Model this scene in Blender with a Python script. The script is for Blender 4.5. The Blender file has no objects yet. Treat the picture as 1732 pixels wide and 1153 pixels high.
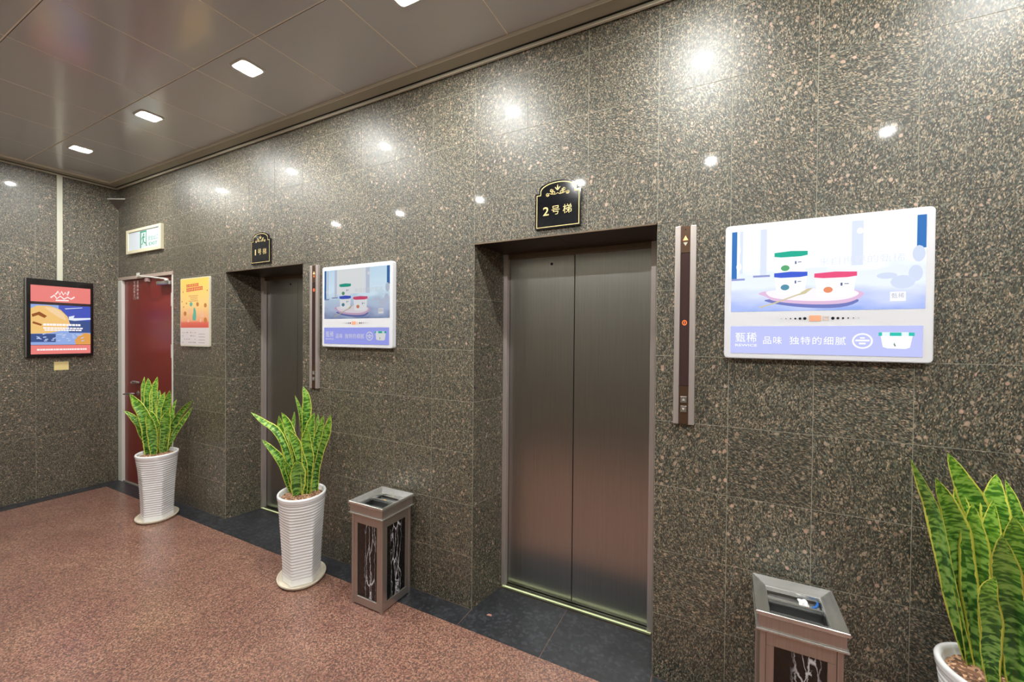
import bpy, bmesh, math, random
from mathutils import Vector, Matrix
random.seed(7)
SC = bpy.context.scene
COL = SC.collection
PI = math.pi
# ------------------------------------------------------------------ camera
F_PX, W_PX, H_PX = 697.739, 1732.0, 1153.0
YAW, PITCH, ROLL = math.radians(27.2210), math.radians(0.62277), math.radians(0.49341)
CAM = Vector((0.0, -2.032, 1.6))
_f = Vector((-math.sin(YAW) * math.cos(PITCH), math.cos(YAW) * math.cos(PITCH), -math.sin(PITCH)))
_r0 = Vector((math.cos(YAW), math.sin(YAW), 0.0))
_u0 = _r0.cross(_f)
_r = _r0 * math.cos(ROLL) + _u0 * math.sin(ROLL)
_u = _u0 * math.cos(ROLL) - _r0 * math.sin(ROLL)
cam_data = bpy.data.cameras.new('camera')
cam_data.sensor_width = 36.0
cam_data.sensor_fit = 'HORIZONTAL'
cam_data.lens = F_PX / W_PX * 36.0
cam_data.clip_start = 0.02
cam = bpy.data.objects.new('camera', cam_data)
COL.objects.link(cam)
m3 = Matrix((_r, _u, -_f)).transposed()
cam.matrix_world = Matrix.Translation(CAM) @ m3.to_4x4()
SC.camera = cam


def ray(px, py):
    return _r * ((px - W_PX / 2) / F_PX) + _u * ((H_PX / 2 - py) / F_PX) + _f


# ------------------------------------------------------------------ world, exposure
world = bpy.data.worlds.new('world')
SC.world = world
world.use_nodes = True
world.node_tree.nodes['Background'].inputs[0].default_value = (0.8, 0.85, 0.9, 1)
world.node_tree.nodes['Background'].inputs[1].default_value = 0.05
SC.view_settings.view_transform = 'Standard'
SC.view_settings.look = 'None'
SC.view_settings.exposure = 0.0
SC.view_settings.gamma = 1.0
SC.view_settings.use_curve_mapping = False
LAMP_STRENGTH = 2120.0      # small bright source in the middle of each fitting
DIFFUSER_STRENGTH = 9.0
# ------------------------------------------------------------------ materials
MATS = {}


def srgb(r, g, b):
    def c(v):
        v /= 255.0
        return v / 12.92 if v <= 0.04045 else ((v + 0.055) / 1.055) ** 2.4
    return (c(r), c(g), c(b), 1.0)


def mat(name, col=(200, 200, 200), rough=0.5, metal=0.0, coat=0.0, coat_rough=0.05, emit=None, estr=1.0, spec=0.5):
    if name in MATS:
        return MATS[name]
    m = bpy.data.materials.new(name)
    m.use_nodes = True
    b = m.node_tree.nodes['Principled BSDF']
    b.inputs['Base Color'].default_value = srgb(*col)
    b.inputs['Roughness'].default_value = rough
    b.inputs['Metallic'].default_value = metal
    b.inputs['Coat Weight'].default_value = coat
    b.inputs['Coat Roughness'].default_value = coat_rough
    b.inputs['Specular IOR Level'].default_value = spec
    if emit is not None:
        b.inputs['Emission Color'].default_value = srgb(*emit)
        b.inputs['Emission Strength'].default_value = estr
    MATS[name] = m
    return m


class NT:
    """small node graph helper"""
    def __init__(self, m):
        self.t = m.node_tree
        self.b = m.node_tree.nodes['Principled BSDF']

    def n(self, typ, **kw):
        nd = self.t.nodes.new(typ)
        for k, v in kw.items():
            if k.startswith('i_'):
                nd.inputs[k[2:].replace('_', ' ')].default_value = v
            else:
                setattr(nd, k, v)
        return nd

    def l(self, a, b):
        self.t.links.new(a, b)

    def math(self, op, a, b=None, c=None):
        nd = self.t.nodes.new('ShaderNodeMath')
        nd.operation = op
        for i, v in enumerate((a, b, c)):
            if v is None:
                continue
            if isinstance(v, (int, float)):
                nd.inputs[i].default_value = v
            else:
                self.l(v, nd.inputs[i])
        return nd.outputs[0]

    def ramp(self, fac, stops, interp='LINEAR'):
        nd = self.t.nodes.new('ShaderNodeValToRGB')
        nd.color_ramp.interpolation = interp
        els = nd.color_ramp.elements
        while len(els) < len(stops):
            els.new(0.5)
        for e, (p, c) in zip(els, stops):
            e.position = p
            e.color = c if len(c) == 4 else (*c, 1)
        self.l(fac, nd.inputs[0])
        return nd.outputs[0]

    def mix(self, fac, a, b, mode='MIX'):
        nd = self.t.nodes.new('ShaderNodeMix')
        nd.data_type = 'RGBA'
        nd.blend_type = mode
        for s, v in ((nd.inputs[0], fac), (nd.inputs[6], a), (nd.inputs[7], b)):
            if isinstance(v, (int, float)):
                s.default_value = v
            elif isinstance(v, tuple):
                s.default_value = v
            else:
                self.l(v, s)
        return nd.outputs[2]

    def mapping(self, vec, loc=(0, 0, 0), rot=(0, 0, 0), scale=(1, 1, 1)):
        nd = self.t.nodes.new('ShaderNodeMapping')
        nd.inputs[1].default_value = loc
        nd.inputs[2].default_value = rot
        nd.inputs[3].default_value = scale
        self.l(vec, nd.inputs[0])
        return nd.outputs[0]


def granite_wall(name, axis):
    """Brown-green polished granite with elongated grains; axis = the tile's normal."""
    m = mat(name, (100, 90, 75), 0.48, 0, coat=0.24, coat_rough=0.06, spec=0.7)
    g = NT(m)
    tc = g.n('ShaderNodeTexCoord').outputs['Object']
    rnd = g.n('ShaderNodeObjectInfo').outputs['Random']
    off = g.n('ShaderNodeCombineXYZ')
    for i, k in enumerate((37.0, 53.0, 71.0)):
        g.l(g.math('MULTIPLY', rnd, k), off.inputs[i])
    rot = g.n('ShaderNodeVectorRotate', rotation_type='Y_AXIS' if axis == 'Y' else 'X_AXIS')
    g.l(tc, rot.inputs['Vector'])
    # most tiles are cut with the grain upright or leaning, a few lie across
    r2 = g.math('FRACT', g.math('MULTIPLY', rnd, 13.7))
    ang = g.ramp(r2, [(0.0, (0.46, 0.46, 0.46)), (0.35, (0.56, 0.56, 0.56)), (0.6, (0.62, 0.62, 0.62)), (0.8, (0.4, 0.4, 0.4)), (0.9, (0.85, 0.85, 0.85))], 'CONSTANT')
    g.l(g.math('MULTIPLY', g.math('SUBTRACT', ang, 0.5), 3.6), rot.inputs['Angle'])
    add = g.n('ShaderNodeVectorMath', operation='ADD')
    g.l(rot.outputs[0], add.inputs[0])
    g.l(off.outputs[0], add.inputs[1])
    base = add.outputs[0]
    warp = g.n('ShaderNodeTexNoise', i_Scale=22.0, i_Detail=2.0)
    g.l(base, warp.inputs['Vector'])
    wv = g.n('ShaderNodeVectorMath', operation='MULTIPLY_ADD')
    g.l(warp.outputs['Color'], wv.inputs[0])
    wv.inputs[1].default_value = (0.010, 0.010, 0.010)
    g.l(base, wv.inputs[2])
    P = wv.outputs[0]
    fine = g.n('ShaderNodeTexVoronoi', i_Scale=270.0, i_Randomness=1.0)
    g.l(g.mapping(P, scale=(1.25, 1.25, 0.58)), fine.inputs['Vector'])
    sx = g.n('ShaderNodeSeparateColor')
    g.l(fine.outputs['Color'], sx.inputs[0])
    grains = g.ramp(sx.outputs[0], [
        (0.0, srgb(34, 36, 32)), (0.20, srgb(56, 54, 45)), (0.40, srgb(88, 80, 64)), (0.56, srgb(66, 72, 62)),
        (0.70, srgb(126, 112, 90)), (0.84, srgb(106, 110, 100)), (0.94, srgb(162, 140, 116))], 'CONSTANT')
    # broad tonal clouds
    cl = g.n('ShaderNodeTexNoise', i_Scale=62.0, i_Detail=3.0, i_Roughness=0.6)
    g.l(P, cl.inputs['Vector'])
    clf = g.ramp(cl.outputs['Fac'], [(0.32, (0.55, 0.58, 0.58)), (0.68, (1.45, 1.40, 1.30))])
    c1 = g.mix(0.6, grains, clf, 'MULTIPLY')
    # pebbles
    vo = g.n('ShaderNodeTexVoronoi', i_Scale=50.0, i_Randomness=1.0)
    g.l(g.mapping(P, loc=(3, 1, 2), scale=(1.05, 1.05, 0.86)), vo.inputs['Vector'])
    s2 = g.n('ShaderNodeSeparateColor')
    g.l(vo.outputs['Color'], s2.inputs[0])
    sel = g.math('GREATER_THAN', s2.outputs[0], 0.68)
    size = g.math('MULTIPLY_ADD', g.math('POWER', s2.outputs[1], 2.0), 0.34, 0.13)
    ins = g.math('SMOOTH_MIN', g.math('MAXIMUM', g.math('MULTIPLY', g.math('SUBTRACT', size, vo.outputs['Distance']), 9.0), 0.0), 1.0, 0.2)
    peb = g.ramp(s2.outputs[2], [(0.0, srgb(184, 142, 118)), (0.4, srgb(166, 150, 128)), (0.7, srgb(204, 164, 142)), (1.0, srgb(150, 126, 100))])
    c2 = g.mix(g.math('MULTIPLY', g.math('MULTIPLY', sel, ins), 0.72), c1, peb)
    # slab-to-slab tone
    tone = g.math('MULTIPLY_ADD', g.math('FRACT', g.math('MULTIPLY', rnd, 7.3)), 0.22, 0.89)
    tn = g.n('ShaderNodeCombineColor')
    for i in range(3):
        g.l(tone, tn.inputs[i])
    c3 = g.mix(1.0, c2, tn.outputs[0], 'MULTIPLY')
    hs = g.n('ShaderNodeHueSaturation')
    hs.inputs['Saturation'].default_value = 0.9
    hs.inputs['Value'].default_value = 1.15
    g.l(c3, hs.inputs['Color'])
    g.l(hs.outputs[0], g.b.inputs['Base Color'])
    return m


def speckle(name, stops, scale, rough, coat=0.0, coat_rough=0.1, big=None, obj_rand=0.0):
    m = mat(name, (120, 90, 80), rough, 0, coat=coat, coat_rough=coat_rough)
    g = NT(m)
    geo = g.n('ShaderNodeNewGeometry').outputs['Position']
    geo = g.mapping(geo, loc=(0.31, 0.17, 0.373))
    v = g.n('ShaderNodeTexVoronoi', i_Scale=scale)
    g.l(geo, v.inputs['Vector'])
    s = g.n('ShaderNodeSeparateColor')
    g.l(v.outputs['Color'], s.inputs[0])
    c = g.ramp(s.outputs[0], stops, 'CONSTANT')
    if big:
        n = g.n('ShaderNodeTexNoise', i_Scale=big[0], i_Detail=5.0, i_Roughness=0.6)
        g.l(geo, n.inputs['Vector'])
        k = g.ramp(n.outputs['Fac'], [(0.3, big[1]), (0.7, big[2])])
        c = g.mix(big[3], c, k, 'MULTIPLY')
    if obj_rand:
        rnd = g.n('ShaderNodeObjectInfo').outputs['Random']
        t = g.math('MULTIPLY_ADD', rnd, obj_rand, 1.0 - obj_rand / 2)
        tn = g.n('ShaderNodeCombineColor')
        for i in range(3):
            g.l(t, tn.inputs[i])
        c = g.mix(1.0, c, tn.outputs[0], 'MULTIPLY')
    g.l(c, g.b.inputs['Base Color'])
    return m


def brushed(name, col, rough, vertical=True, amp=0.08, metal=1.0):
    m = mat(name, col, rough, metal)
    g = NT(m)
    tc = g.n('ShaderNodeTexCoord').outputs['Object']
    n = g.n('ShaderNodeTexNoise', i_Scale=1.0, i_Detail=3.0)
    g.l(g.mapping(tc, scale=(420, 420, 3) if vertical else (3, 3, 420)), n.inputs['Vector'])
    g.l(g.math('MULTIPLY_ADD', n.outputs['Fac'], amp, rough - amp / 2), g.b.inputs['Roughness'])
    k = g.ramp(n.outputs['Fac'], [(0.3, (0.9, 0.9, 0.9)), (0.7, (1.06, 1.06, 1.06))])
    g.l(g.mix(1.0, srgb(*col), k, 'MULTIPLY'), g.b.inputs['Base Color'])
    g.b.inputs['Anisotropic'].default_value = 0.5
    return m


M_WALL = granite_wall('wall_granite', 'Y')
M_WALLX = granite_wall('side_wall_granite', 'X')
M_GROUT = mat('pale_grout', (172, 170, 154), 0.8)
M_FLOOR = speckle('red_granite', [(0.0, srgb(104, 80, 72)), (0.22, srgb(146, 110, 96)), (0.45, srgb(128, 90, 82)),
                                  (0.62, srgb(162, 124, 108)), (0.8, srgb(98, 82, 76)), (0.92, srgb(174, 140, 122))],
                  170.0, 0.28, coat=0.3, coat_rough=0.16, big=(2.6, (0.80, 0.70, 0.70), (1.14, 1.12, 1.02), 0.9), obj_rand=0.08)
M_FGROUT = mat('floor_grout', (128, 100, 88), 0.7)
M_BLACK = speckle('black_slate', [(0.0, srgb(40, 42, 45)), (0.5, srgb(48, 50, 52)), (0.8, srgb(58, 60, 64))],
                  60.0, 0.38, coat=0.2, coat_rough=0.2, big=(9.0, (0.7, 0.7, 0.75), (1.35, 1.35, 1.4), 0.9), obj_rand=0.15)
M_PANEL = mat('ceiling_aluminium', (198, 199, 203), 0.34, 0.0, coat=0.9, coat_rough=0.15)
M_PANEL.node_tree.nodes['Principled BSDF'].inputs['Coat IOR'].default_value = 2.0   # hard glossy lacquer
M_PANELBACK = mat('ceiling_runner', (250, 240, 225), 0.5)
M_CORN = mat('cornice_paint', (172, 168, 150), 0.4)
M_STEEL = brushed('door_steel', (184, 184, 183), 0.30, True, amp=0.04)
M_JAMB = brushed('jamb_steel', (214, 204, 200), 0.42, True, metal=0.7)
M_SOFFIT = mat('soffit_brown', (62, 48, 42), 0.30, 0.6)
M_SOFLIP = mat('soffit_lip', (120, 104, 86), 0.35, 0.6)
M_DARK = mat('dark_void', (16, 15, 15), 0.7)
M_RUBBER = mat('black_rubber', (22, 22, 22), 0.6)
M_SILL = brushed('sill_aluminium', (128, 130, 112), 0.38, False)
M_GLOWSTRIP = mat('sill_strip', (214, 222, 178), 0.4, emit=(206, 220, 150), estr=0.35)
M_CHROME = mat('chrome', (205, 203, 204), 0.14, 1.0)
M_WHITEPAINT = mat('white_paint', (214, 212, 204), 0.45)
M_REDDOOR = mat('red_door_paint', (122, 40, 34), 0.34, 0, coat=0.12, coat_rough=0.15)
M_BINSTEEL = brushed('bin_steel', (190, 182, 176), 0.36, True, metal=0.88)
M_BINRIM = brushed('bin_rim_steel', (225, 226, 224), 0.24, False, metal=0.92)
M_CER = mat('white_ceramic', (238, 238, 240), 0.22, 0, coat=0.5, coat_rough=0.06)
M_CREAMDISH = mat('cream_dish', (226, 216, 196), 0.32, 0, coat=0.3)
M_TVFRAME = mat('white_plastic', (224, 226, 232), 0.35)
M_GOLD = mat('gold_print', (226, 204, 140), 0.35, 0.2)
M_PLAQUE = mat('plaque_black', (16, 18, 24), 0.10, 0, coat=0.6, coat_rough=0.02)
M_CREAM = mat('cream_frame', (226, 218, 188), 0.4)


def emis(name, col, s=1.0):
    m = mat(name, (10, 10, 10), 0.25, emit=col, estr=s)
    return m


# leaf
def leaf_material():
    m = mat('snake_leaf', (80, 130, 50), 0.38, 0, coat=0.2, coat_rough=0.2)
    g = NT(m)
    uv = g.n('ShaderNodeUVMap')
    uv.uv_map = 'UVMap'
    s = g.n('ShaderNodeSeparateXYZ')
    g.l(uv.outputs[0], s.inputs[0])
    U, V = s.outputs[0], s.outputs[1]
    rnd = g.n('ShaderNodeObjectInfo').outputs['Random']
    cb = g.n('ShaderNodeCombineXYZ')
    g.l(g.math('MULTIPLY', U, 2.2), cb.inputs[0])
    g.l(g.math('MULTIPLY', V, 42.0), cb.inputs[1])
    g.l(g.math('MULTIPLY', rnd, 50.0), cb.inputs[2])
    n = g.n('ShaderNodeTexNoise', i_Scale=1.0, i_Detail=1.5, i_Roughness=0.5, i_Distortion=0.4)
    g.l(cb.outputs[0], n.inputs['Vector'])
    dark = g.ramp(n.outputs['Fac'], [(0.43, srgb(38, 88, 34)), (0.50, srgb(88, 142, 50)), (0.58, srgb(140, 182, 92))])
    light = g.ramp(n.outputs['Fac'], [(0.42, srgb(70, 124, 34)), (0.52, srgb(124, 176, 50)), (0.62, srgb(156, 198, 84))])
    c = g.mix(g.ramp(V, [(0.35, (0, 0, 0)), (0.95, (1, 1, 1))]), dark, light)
    e = g.math('ABSOLUTE', g.math('SUBTRACT', U, 0.5))
    n2 = g.n('ShaderNodeTexNoise', i_Scale=0.6)
    g.l(cb.outputs[0], n2.inputs['Vector'])
    wid = g.math('MULTIPLY_ADD', n2.outputs['Fac'], 0.14, 0.35)
    msk = g.math('GREATER_THAN', e, wid)
    c = g.mix(msk, c, srgb(222, 222, 92))
    g.l(c, g.b.inputs['Base Color'])
    g.b.inputs['Subsurface Weight'].default_value = 0.0
    return m


M_LEAF = leaf_material()


def marble_material():
    m = mat('black_marble', (12, 11, 12), 0.08, 0, coat=0.5, coat_rough=0.02)
    g = NT(m)
    geo = g.n('ShaderNodeNewGeometry').outputs['Position']
    n = g.n('ShaderNodeTexNoise', i_Scale=11.0, i_Detail=5.0, i_Roughness=0.6)
    g.l(g.mapping(geo, scale=(1, 1, 0.8)), n.inputs['Vector'])
    wv = g.n('ShaderNodeVectorMath', operation='MULTIPLY_ADD')
    g.l(n.outputs['Color'], wv.inputs[0])
    wv.inputs[1].default_value = (0.05, 0.05, 0.02)
    g.l(geo, wv.inputs[2])
    v = g.n('ShaderNodeTexVoronoi', i_Scale=38.0)
    v.feature = 'DISTANCE_TO_EDGE'
    g.l(g.mapping(wv.outputs[0], scale=(1, 1, 0.13)), v.inputs['Vector'])
    line = g.ramp(v.outputs['Distance'], [(0.0, (1, 1, 1)), (0.03, (0.6, 0.6, 0.6)), (0.055, (0, 0, 0))])
    # veins gather in one upright band of the slab
    tc = g.n('ShaderNodeTexCoord').outputs['Object']
    s = g.n('ShaderNodeSeparateXYZ')
    g.l(tc, s.inputs[0])
    band = g.math('MINIMUM', g.math('ABSOLUTE', g.math('ADD', s.outputs[0], -0.02)), g.math('ABSOLUTE', g.math('ADD', s.outputs[1], 0.0)))
    bm_ = g.ramp(g.math('MULTIPLY', band, 10.0), [(0.22, (1, 1, 1)), (0.50, (0.0, 0.0, 0.0))])
    f = g.math('MULTIPLY', line, bm_)
    g.l(g.mix(f, srgb(12, 11, 12), srgb(225, 225, 232)), g.b.inputs['Base Color'])
    return m


M_MARBLE = marble_material()


def soil_material():
    m = mat('gravel_soil', (140, 104, 80), 0.8)
    g = NT(m)
    geo = g.n('ShaderNodeNewGeometry').outputs['Position']
    v = g.n('ShaderNodeTexVoronoi', i_Scale=110.0)
    g.l(geo, v.inputs['Vector'])
    s = g.n('ShaderNodeSeparateColor')
    g.l(v.outputs['Color'], s.inputs[0])
    g.l(g.ramp(s.outputs[0], [(0, srgb(120, 84, 62)), (0.35, srgb(172, 132, 104)), (0.65, srgb(88, 66, 52)), (0.85, srgb(204, 164, 130))], 'CONSTANT'), g.b.inputs['Base Color'])
    return m


M_SOIL = soil_material()


def gradient_emit(name, axis, stops, scale, off, strength=1.0, noise=None):
    """screen image: colour by a coordinate of the object itself"""
    m = mat(name, (5, 5, 5), 0.2, emit=(255, 255, 255), estr=strength)
    g = NT(m)
    tc = g.n('ShaderNodeTexCoord').outputs['Object']
    s = g.n('ShaderNodeSeparateXYZ')
    g.l(tc, s.inputs[0])
    v = g.math('MULTIPLY_ADD', s.outputs[axis], scale, off)
    if noise:
        n = g.n('ShaderNodeTexNoise', i_Scale=noise[0], i_Detail=3.0)
        g.l(g.mapping(tc, scale=noise[2]), n.inputs['Vector'])
        v = g.math('ADD', v, g.math('MULTIPLY', g.math('SUBTRACT', n.outputs['Fac'], 0.5), noise[1]))
    c = g.ramp(v, stops)
    g.l(c, g.b.inputs['Emission Color'])
    return m


# ------------------------------------------------------------------ mesh helpers
def link_mesh(name, bm, m, parent=None, loc=(0, 0, 0), smooth=False):
    me = bpy.data.meshes.new(name)
    bmesh.ops.recalc_face_normals(bm, faces=bm.faces)
    if smooth:
        for f in bm.faces:
            f.smooth = True
    bm.to_mesh(me)
    bm.free()
    o = bpy.data.objects.new(name, me)
    COL.objects.link(o)
    if m is not None:
        me.materials.append(m)
    if parent is not None:
        o.parent = parent
    o.location = loc
    return o


def box(bm, x0, x1, y0, y1, z0, z1, bev=0.0):
    r = bmesh.ops.create_cube(bm, size=1.0)
    vs = r['verts']
    for v in vs:
        v.co = Vector(((x0 + x1) / 2 + v.co.x * (x1 - x0), (y0 + y1) / 2 + v.co.y * (y1 - y0), (z0 + z1) / 2 + v.co.z * (z1 - z0)))
    if bev > 0:
        es = list({e for v in vs for e in v.link_edges})
        bmesh.ops.bevel(bm, geom=es, offset=bev, segments=2, profile=0.5, affect='EDGES')
    return bm


def B(*a, **k):
    bm = bmesh.new()
    box(bm, *a, **k)
    return bm


def prism(bm, pts, axis, a0, a1):
    """extrude polygon pts (2D) along axis; axis 'z': pts=(x,y); 'y': pts=(x,z); 'x': pts=(y,z)"""
    def mk(p, a):
        if axis == 'z':
            return (p[0], p[1], a)
        if axis == 'y':
            return (p[0], a, p[1])
        return (a, p[0], p[1])
    lo = [bm.verts.new(mk(p, a0)) for p in pts]
    hi = [bm.verts.new(mk(p, a1)) for p in pts]
    bm.faces.new(lo)
    bm.faces.new(hi[::-1])
    n = len(pts)
    for i in range(n):
        bm.faces.new((lo[i], lo[(i + 1) % n], hi[(i + 1) % n], hi[i]))
    return bm


def PR(pts, axis, a0, a1):
    return prism(bmesh.new(), pts, axis, a0, a1)


def tube(bm, pts, rad, n=10):
    rings = []
    pts = [Vector(p) for p in pts]
    for i, p in enumerate(pts):
        t = (pts[min(i + 1, len(pts) - 1)] - pts[max(i - 1, 0)]).normalized()
        a = t.orthogonal().normalized()
        if i and rings:
            a = (pa - t * pa.dot(t)).normalized()
        pa = a
        b = t.cross(a)
        r = rad[i] if isinstance(rad, (list, tuple)) else rad
        rings.append([bm.verts.new(p + (a * math.cos(2 * PI * k / n) + b * math.sin(2 * PI * k / n)) * r) for k in range(n)])
    for r0, r1 in zip(rings, rings[1:]):
        for k in range(n):
            bm.faces.new((r0[k], r0[(k + 1) % n], r1[(k + 1) % n], r1[k]))
    bm.faces.new(rings[0][::-1])
    bm.faces.new(rings[-1])
    return bm


def lathe(bm, prof, n=40, cx=0, cy=0, ax=1.0, ay=1.0, rot=0.0, cap0=True, cap1=True):
    rings = []
    for r, z in prof:
        ring = []
        for k in range(n):
            t = 2 * PI * k / n
            x, y = r * ax * math.cos(t), r * ay * math.sin(t)
            ring.append(bm.verts.new((cx + x * math.cos(rot) - y * math.sin(rot), cy + x * math.sin(rot) + y * math.cos(rot), z)))
        rings.append(ring)
    for r0, r1 in zip(rings, rings[1:]):
        for k in range(n):
            bm.faces.new((r0[k], r0[(k + 1) % n], r1[(k + 1) % n], r1[k]))
    if cap0:
        bm.faces.new(rings[0][::-1])
    if cap1:
        bm.faces.new(rings[-1])
    return bm


def tag(o, label=None, cat=None, group=None, kind=None):
    for k, v in (('label', label), ('category', cat), ('group', group), ('kind', kind)):
        if v:
            o[k] = v
    return o


def thing(name, label, cat, loc=(0, 0, 0), group=None, rot=0.0):
    o = bpy.data.objects.new(name, None)
    o.empty_display_size = 0.1
    COL.objects.link(o)
    o.location = loc
    o.rotation_euler = (0, 0, rot)
    return tag(o, label, cat, group)


def copy_tree(o, parent=None):
    c = o.copy()
    COL.objects.link(c)
    c.parent = parent
    for ch in list(o.children):
        copy_tree(ch, c)
    return c


def text_bm(body, x0, x1, z0, z1, y, bold=0.0, thick=0.0006, keep=True, plane='y', spacing=1.0):
    """lettering as thin geometry, fitted in the box x0..x1, z0..z1 on plane y (or on plane x when plane='x': x0..x1 are then y values)"""
    cu = bpy.data.curves.new('t', 'FONT')
    cu.body = body
    cu.offset = bold
    cu.resolution_u = 3
    cu.space_character = spacing
    o = bpy.data.objects.new('t', cu)
    COL.objects.link(o)
    bpy.context.view_layer.update()
    me = o.to_mesh()
    bm = bmesh.new()
    bm.from_mesh(me)
    o.to_mesh_clear()
    bpy.data.objects.remove(o)
    bpy.data.curves.remove(cu)
    xs = [v.co.x for v in bm.verts]
    ys = [v.co.y for v in bm.verts]
    ax, bx, ay, by = min(xs), max(xs), min(ys), max(ys)
    sx = (x1 - x0) / (bx - ax)
    sz = (z1 - z0) / (by - ay)
    for v in bm.verts:
        a = x0 + (v.co.x - ax) * sx
        c = z0 + (v.co.y - ay) * sz
        v.co = Vector((a, y, c)) if plane == 'y' else Vector((y, a, c))
    return bm


def poly_bm(pts, y, plane='y', bm=None):
    bm = bm or bmesh.new()
    vs = [bm.verts.new((p[0], y, p[1]) if plane == 'y' else (y, p[0], p[1])) for p in pts]
    bm.faces.new(vs)
    return bm


def smooth_poly(p, n=2):
    for _ in range(n):
        q = []
        for i in range(len(p)):
            a, b = p[i], p[(i + 1) % len(p)]
            q += [(a[0] * .75 + b[0] * .25, a[1] * .75 + b[1] * .25), (a[0] * .25 + b[0] * .75, a[1] * .25 + b[1] * .75)]
        p = q
    return p


def oval(cx, cz, rx, rz, n=24, a0=0, a1=2 * PI):
    full = abs(a1 - a0 - 2 * PI) < 1e-6
    return [(cx + rx * math.cos(a0 + (a1 - a0) * k / (n if full else n - 1)), cz + rz * math.sin(a0 + (a1 - a0) * k / (n if full else n - 1))) for k in range(n)]


def rounded(x0, x1, z0, z1, r, n=5):
    pts = []
    for cx, cz, a in ((x1 - r, z1 - r, 0), (x0 + r, z1 - r, PI / 2), (x0 + r, z0 + r, PI), (x1 - r, z0 + r, 1.5 * PI)):
        for k in range(n):
            t = a + PI / 2 * k / (n - 1)
            pts.append((cx + r * math.cos(t), cz + r * math.sin(t)))
    return pts


def ribbon(bm, pts, w, y, plane='y'):
    """flat stroke along pts"""
    P = [Vector((p[0], p[1])) for p in pts]
    L = []
    for i, p in enumerate(P):
        t = (P[min(i + 1, len(P) - 1)] - P[max(i - 1, 0)]).normalized()
        nn = Vector((-t.y, t.x)) * w / 2
        L.append((p + nn, p - nn))
    mk = (lambda q: (q.x, y, q.y)) if plane == 'y' else (lambda q: (y, q.x, q.y))
    V = [(bm.verts.new(mk(a)), bm.verts.new(mk(b))) for a, b in L]
    for (a, b), (c, d) in zip(V, V[1:]):
        bm.faces.new((a, b, d, c))
    return bm


# ================================================================== SETTING
XL, XR, YB = -5.8645, 3.25, -2.62
ZP, ZC = 3.185, 3.150          # ceiling panels, underside of cornice
E1, E2 = -3.824, -1.297        # left edges of the two lift openings
EW = 1.012                     # opening width
EH = 2.135
D0, D1, DH = -5.852, -4.700, 2.200   # frame opening of the red door
TP = 0.303
GAP = 0.0021

# ---- front wall body (behind the tiles)
bm = bmesh.new()
Y0, Y1 = 0.0012, 0.28
prism(bm, [(XL - 0.2, Y0), (D0, Y0), (D0, Y1), (XL - 0.2, Y1)], 'z', 0, DH)
prism(bm, [(D1, Y0), (E1, Y0), (E1 + 0.042, Y1), (D1, Y1)], 'z', 0, DH)
prism(bm, [(E1 + EW, Y0), (E2, Y0), (E2 + 0.042, Y1), (E1 + EW - 0.042, Y1)], 'z', 0, DH)
prism(bm, [(E2 + EW, Y0), (XR + 0.2, Y0), (XR + 0.2, Y1), (E2 + EW - 0.042, Y1)], 'z', 0, DH)
box(bm, XL - 0.2, XR + 0.2, Y0, Y1, DH, 3.35)
for ex in (E1, E2):
    box(bm, ex, ex + EW, Y0, Y1, EH + 0.012, DH)
wall_front = tag(link_mesh('wall_front', bm, M_GROUT), kind='structure')

# ---- tiles of the front wall
TILE_CACHE = {}


def tile_mesh(w, h, m, axis='y', t=0.0012, ch=0.0004):
    key = (round(w, 4), round(h, 4), m.name, axis)
    if key in TILE_CACHE:
        return TILE_CACHE[key]
    bm = bmesh.new()
    def mk(a, d, c):
        return {'y': (a, d, c), 'x': (-d, a, c), 'z': (a, c, -d), 'c': (a, c, d)}[axis]
    a, c = w / 2, h / 2
    rows = [[(-a, -c), (a, -c), (a, c), (-a, c)], [(-a, -c), (a, -c), (a, c), (-a, c)], [(-a + ch, -c + ch), (a - ch, -c + ch), (a - ch, c - ch), (-a + ch, c - ch)]]
    ds = [t, ch, 0.0]
    vs = [[bm.verts.new(mk(p[0], d, p[1])) for p in row] for row, d in zip(rows, ds)]
    bm.faces.new(vs[0][::-1])
    bm.faces.new(vs[2])
    for r0, r1 in zip(vs, vs[1:]):
        for k in range(4):
            bm.faces.new((r0[k], r0[(k + 1) % 4], r1[(k + 1) % 4], r1[k]))
    bmesh.ops.recalc_face_normals(bm, faces=bm.faces)
    me = bpy.data.meshes.new('tile')
    bm.to_mesh(me)
    bm.free()
    me.materials.append(m)
    TILE_CACHE[key] = me
    return me


def put_tile(name, me, loc, parent):
    o = bpy.data.objects.new(name, me)
    COL.objects.link(o)
    o.parent = parent
    o.location = loc
    return o


zs = [0.0, 0.303, 0.607, 0.911, 1.214, 1.517, 1.820, EH - 0.006, 2.425, 2.728, 3.033, 3.20]
segs = []
# (x start, x end, columns, lowest row)
segs.append((XL, D0, 1, 0))
segs.append((D1, E1, 3, 0))
segs.append((E1 + EW, E2, 5, 0))
segs.append((E2 + EW, E2 + EW + 5 * 0.3035, 5, 0))
segs.append((D0, D1, 4, 'door'))
segs.append((E1, E1 + EW, 3, 'lift'))
segs.append((E2, E2 + EW, 3, 'lift'))
for xa, xb, n, low in segs:
    w = (xb - xa) / n
    for c in range(n):
        for r in range(len(zs) - 1):
            z0, z1 = zs[r], zs[r + 1]
            if low == 'door':
                if z1 <= DH:
                    continue
                z0 = max(z0, DH)
            elif low == 'lift':
                if r < 7:
                    continue
                z0 = max(z0, EH)
            put_tile('tile', tile_mesh(w - GAP, z1 - z0 - GAP, M_WALL), (xa + w * (c + 0.5), 0, (z0 + z1) / 2), wall_front)
xr = E2 + EW + 5 * 0.3035
bm = bmesh.new()
nx = int((XR - xr) / 0.3035)
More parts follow.
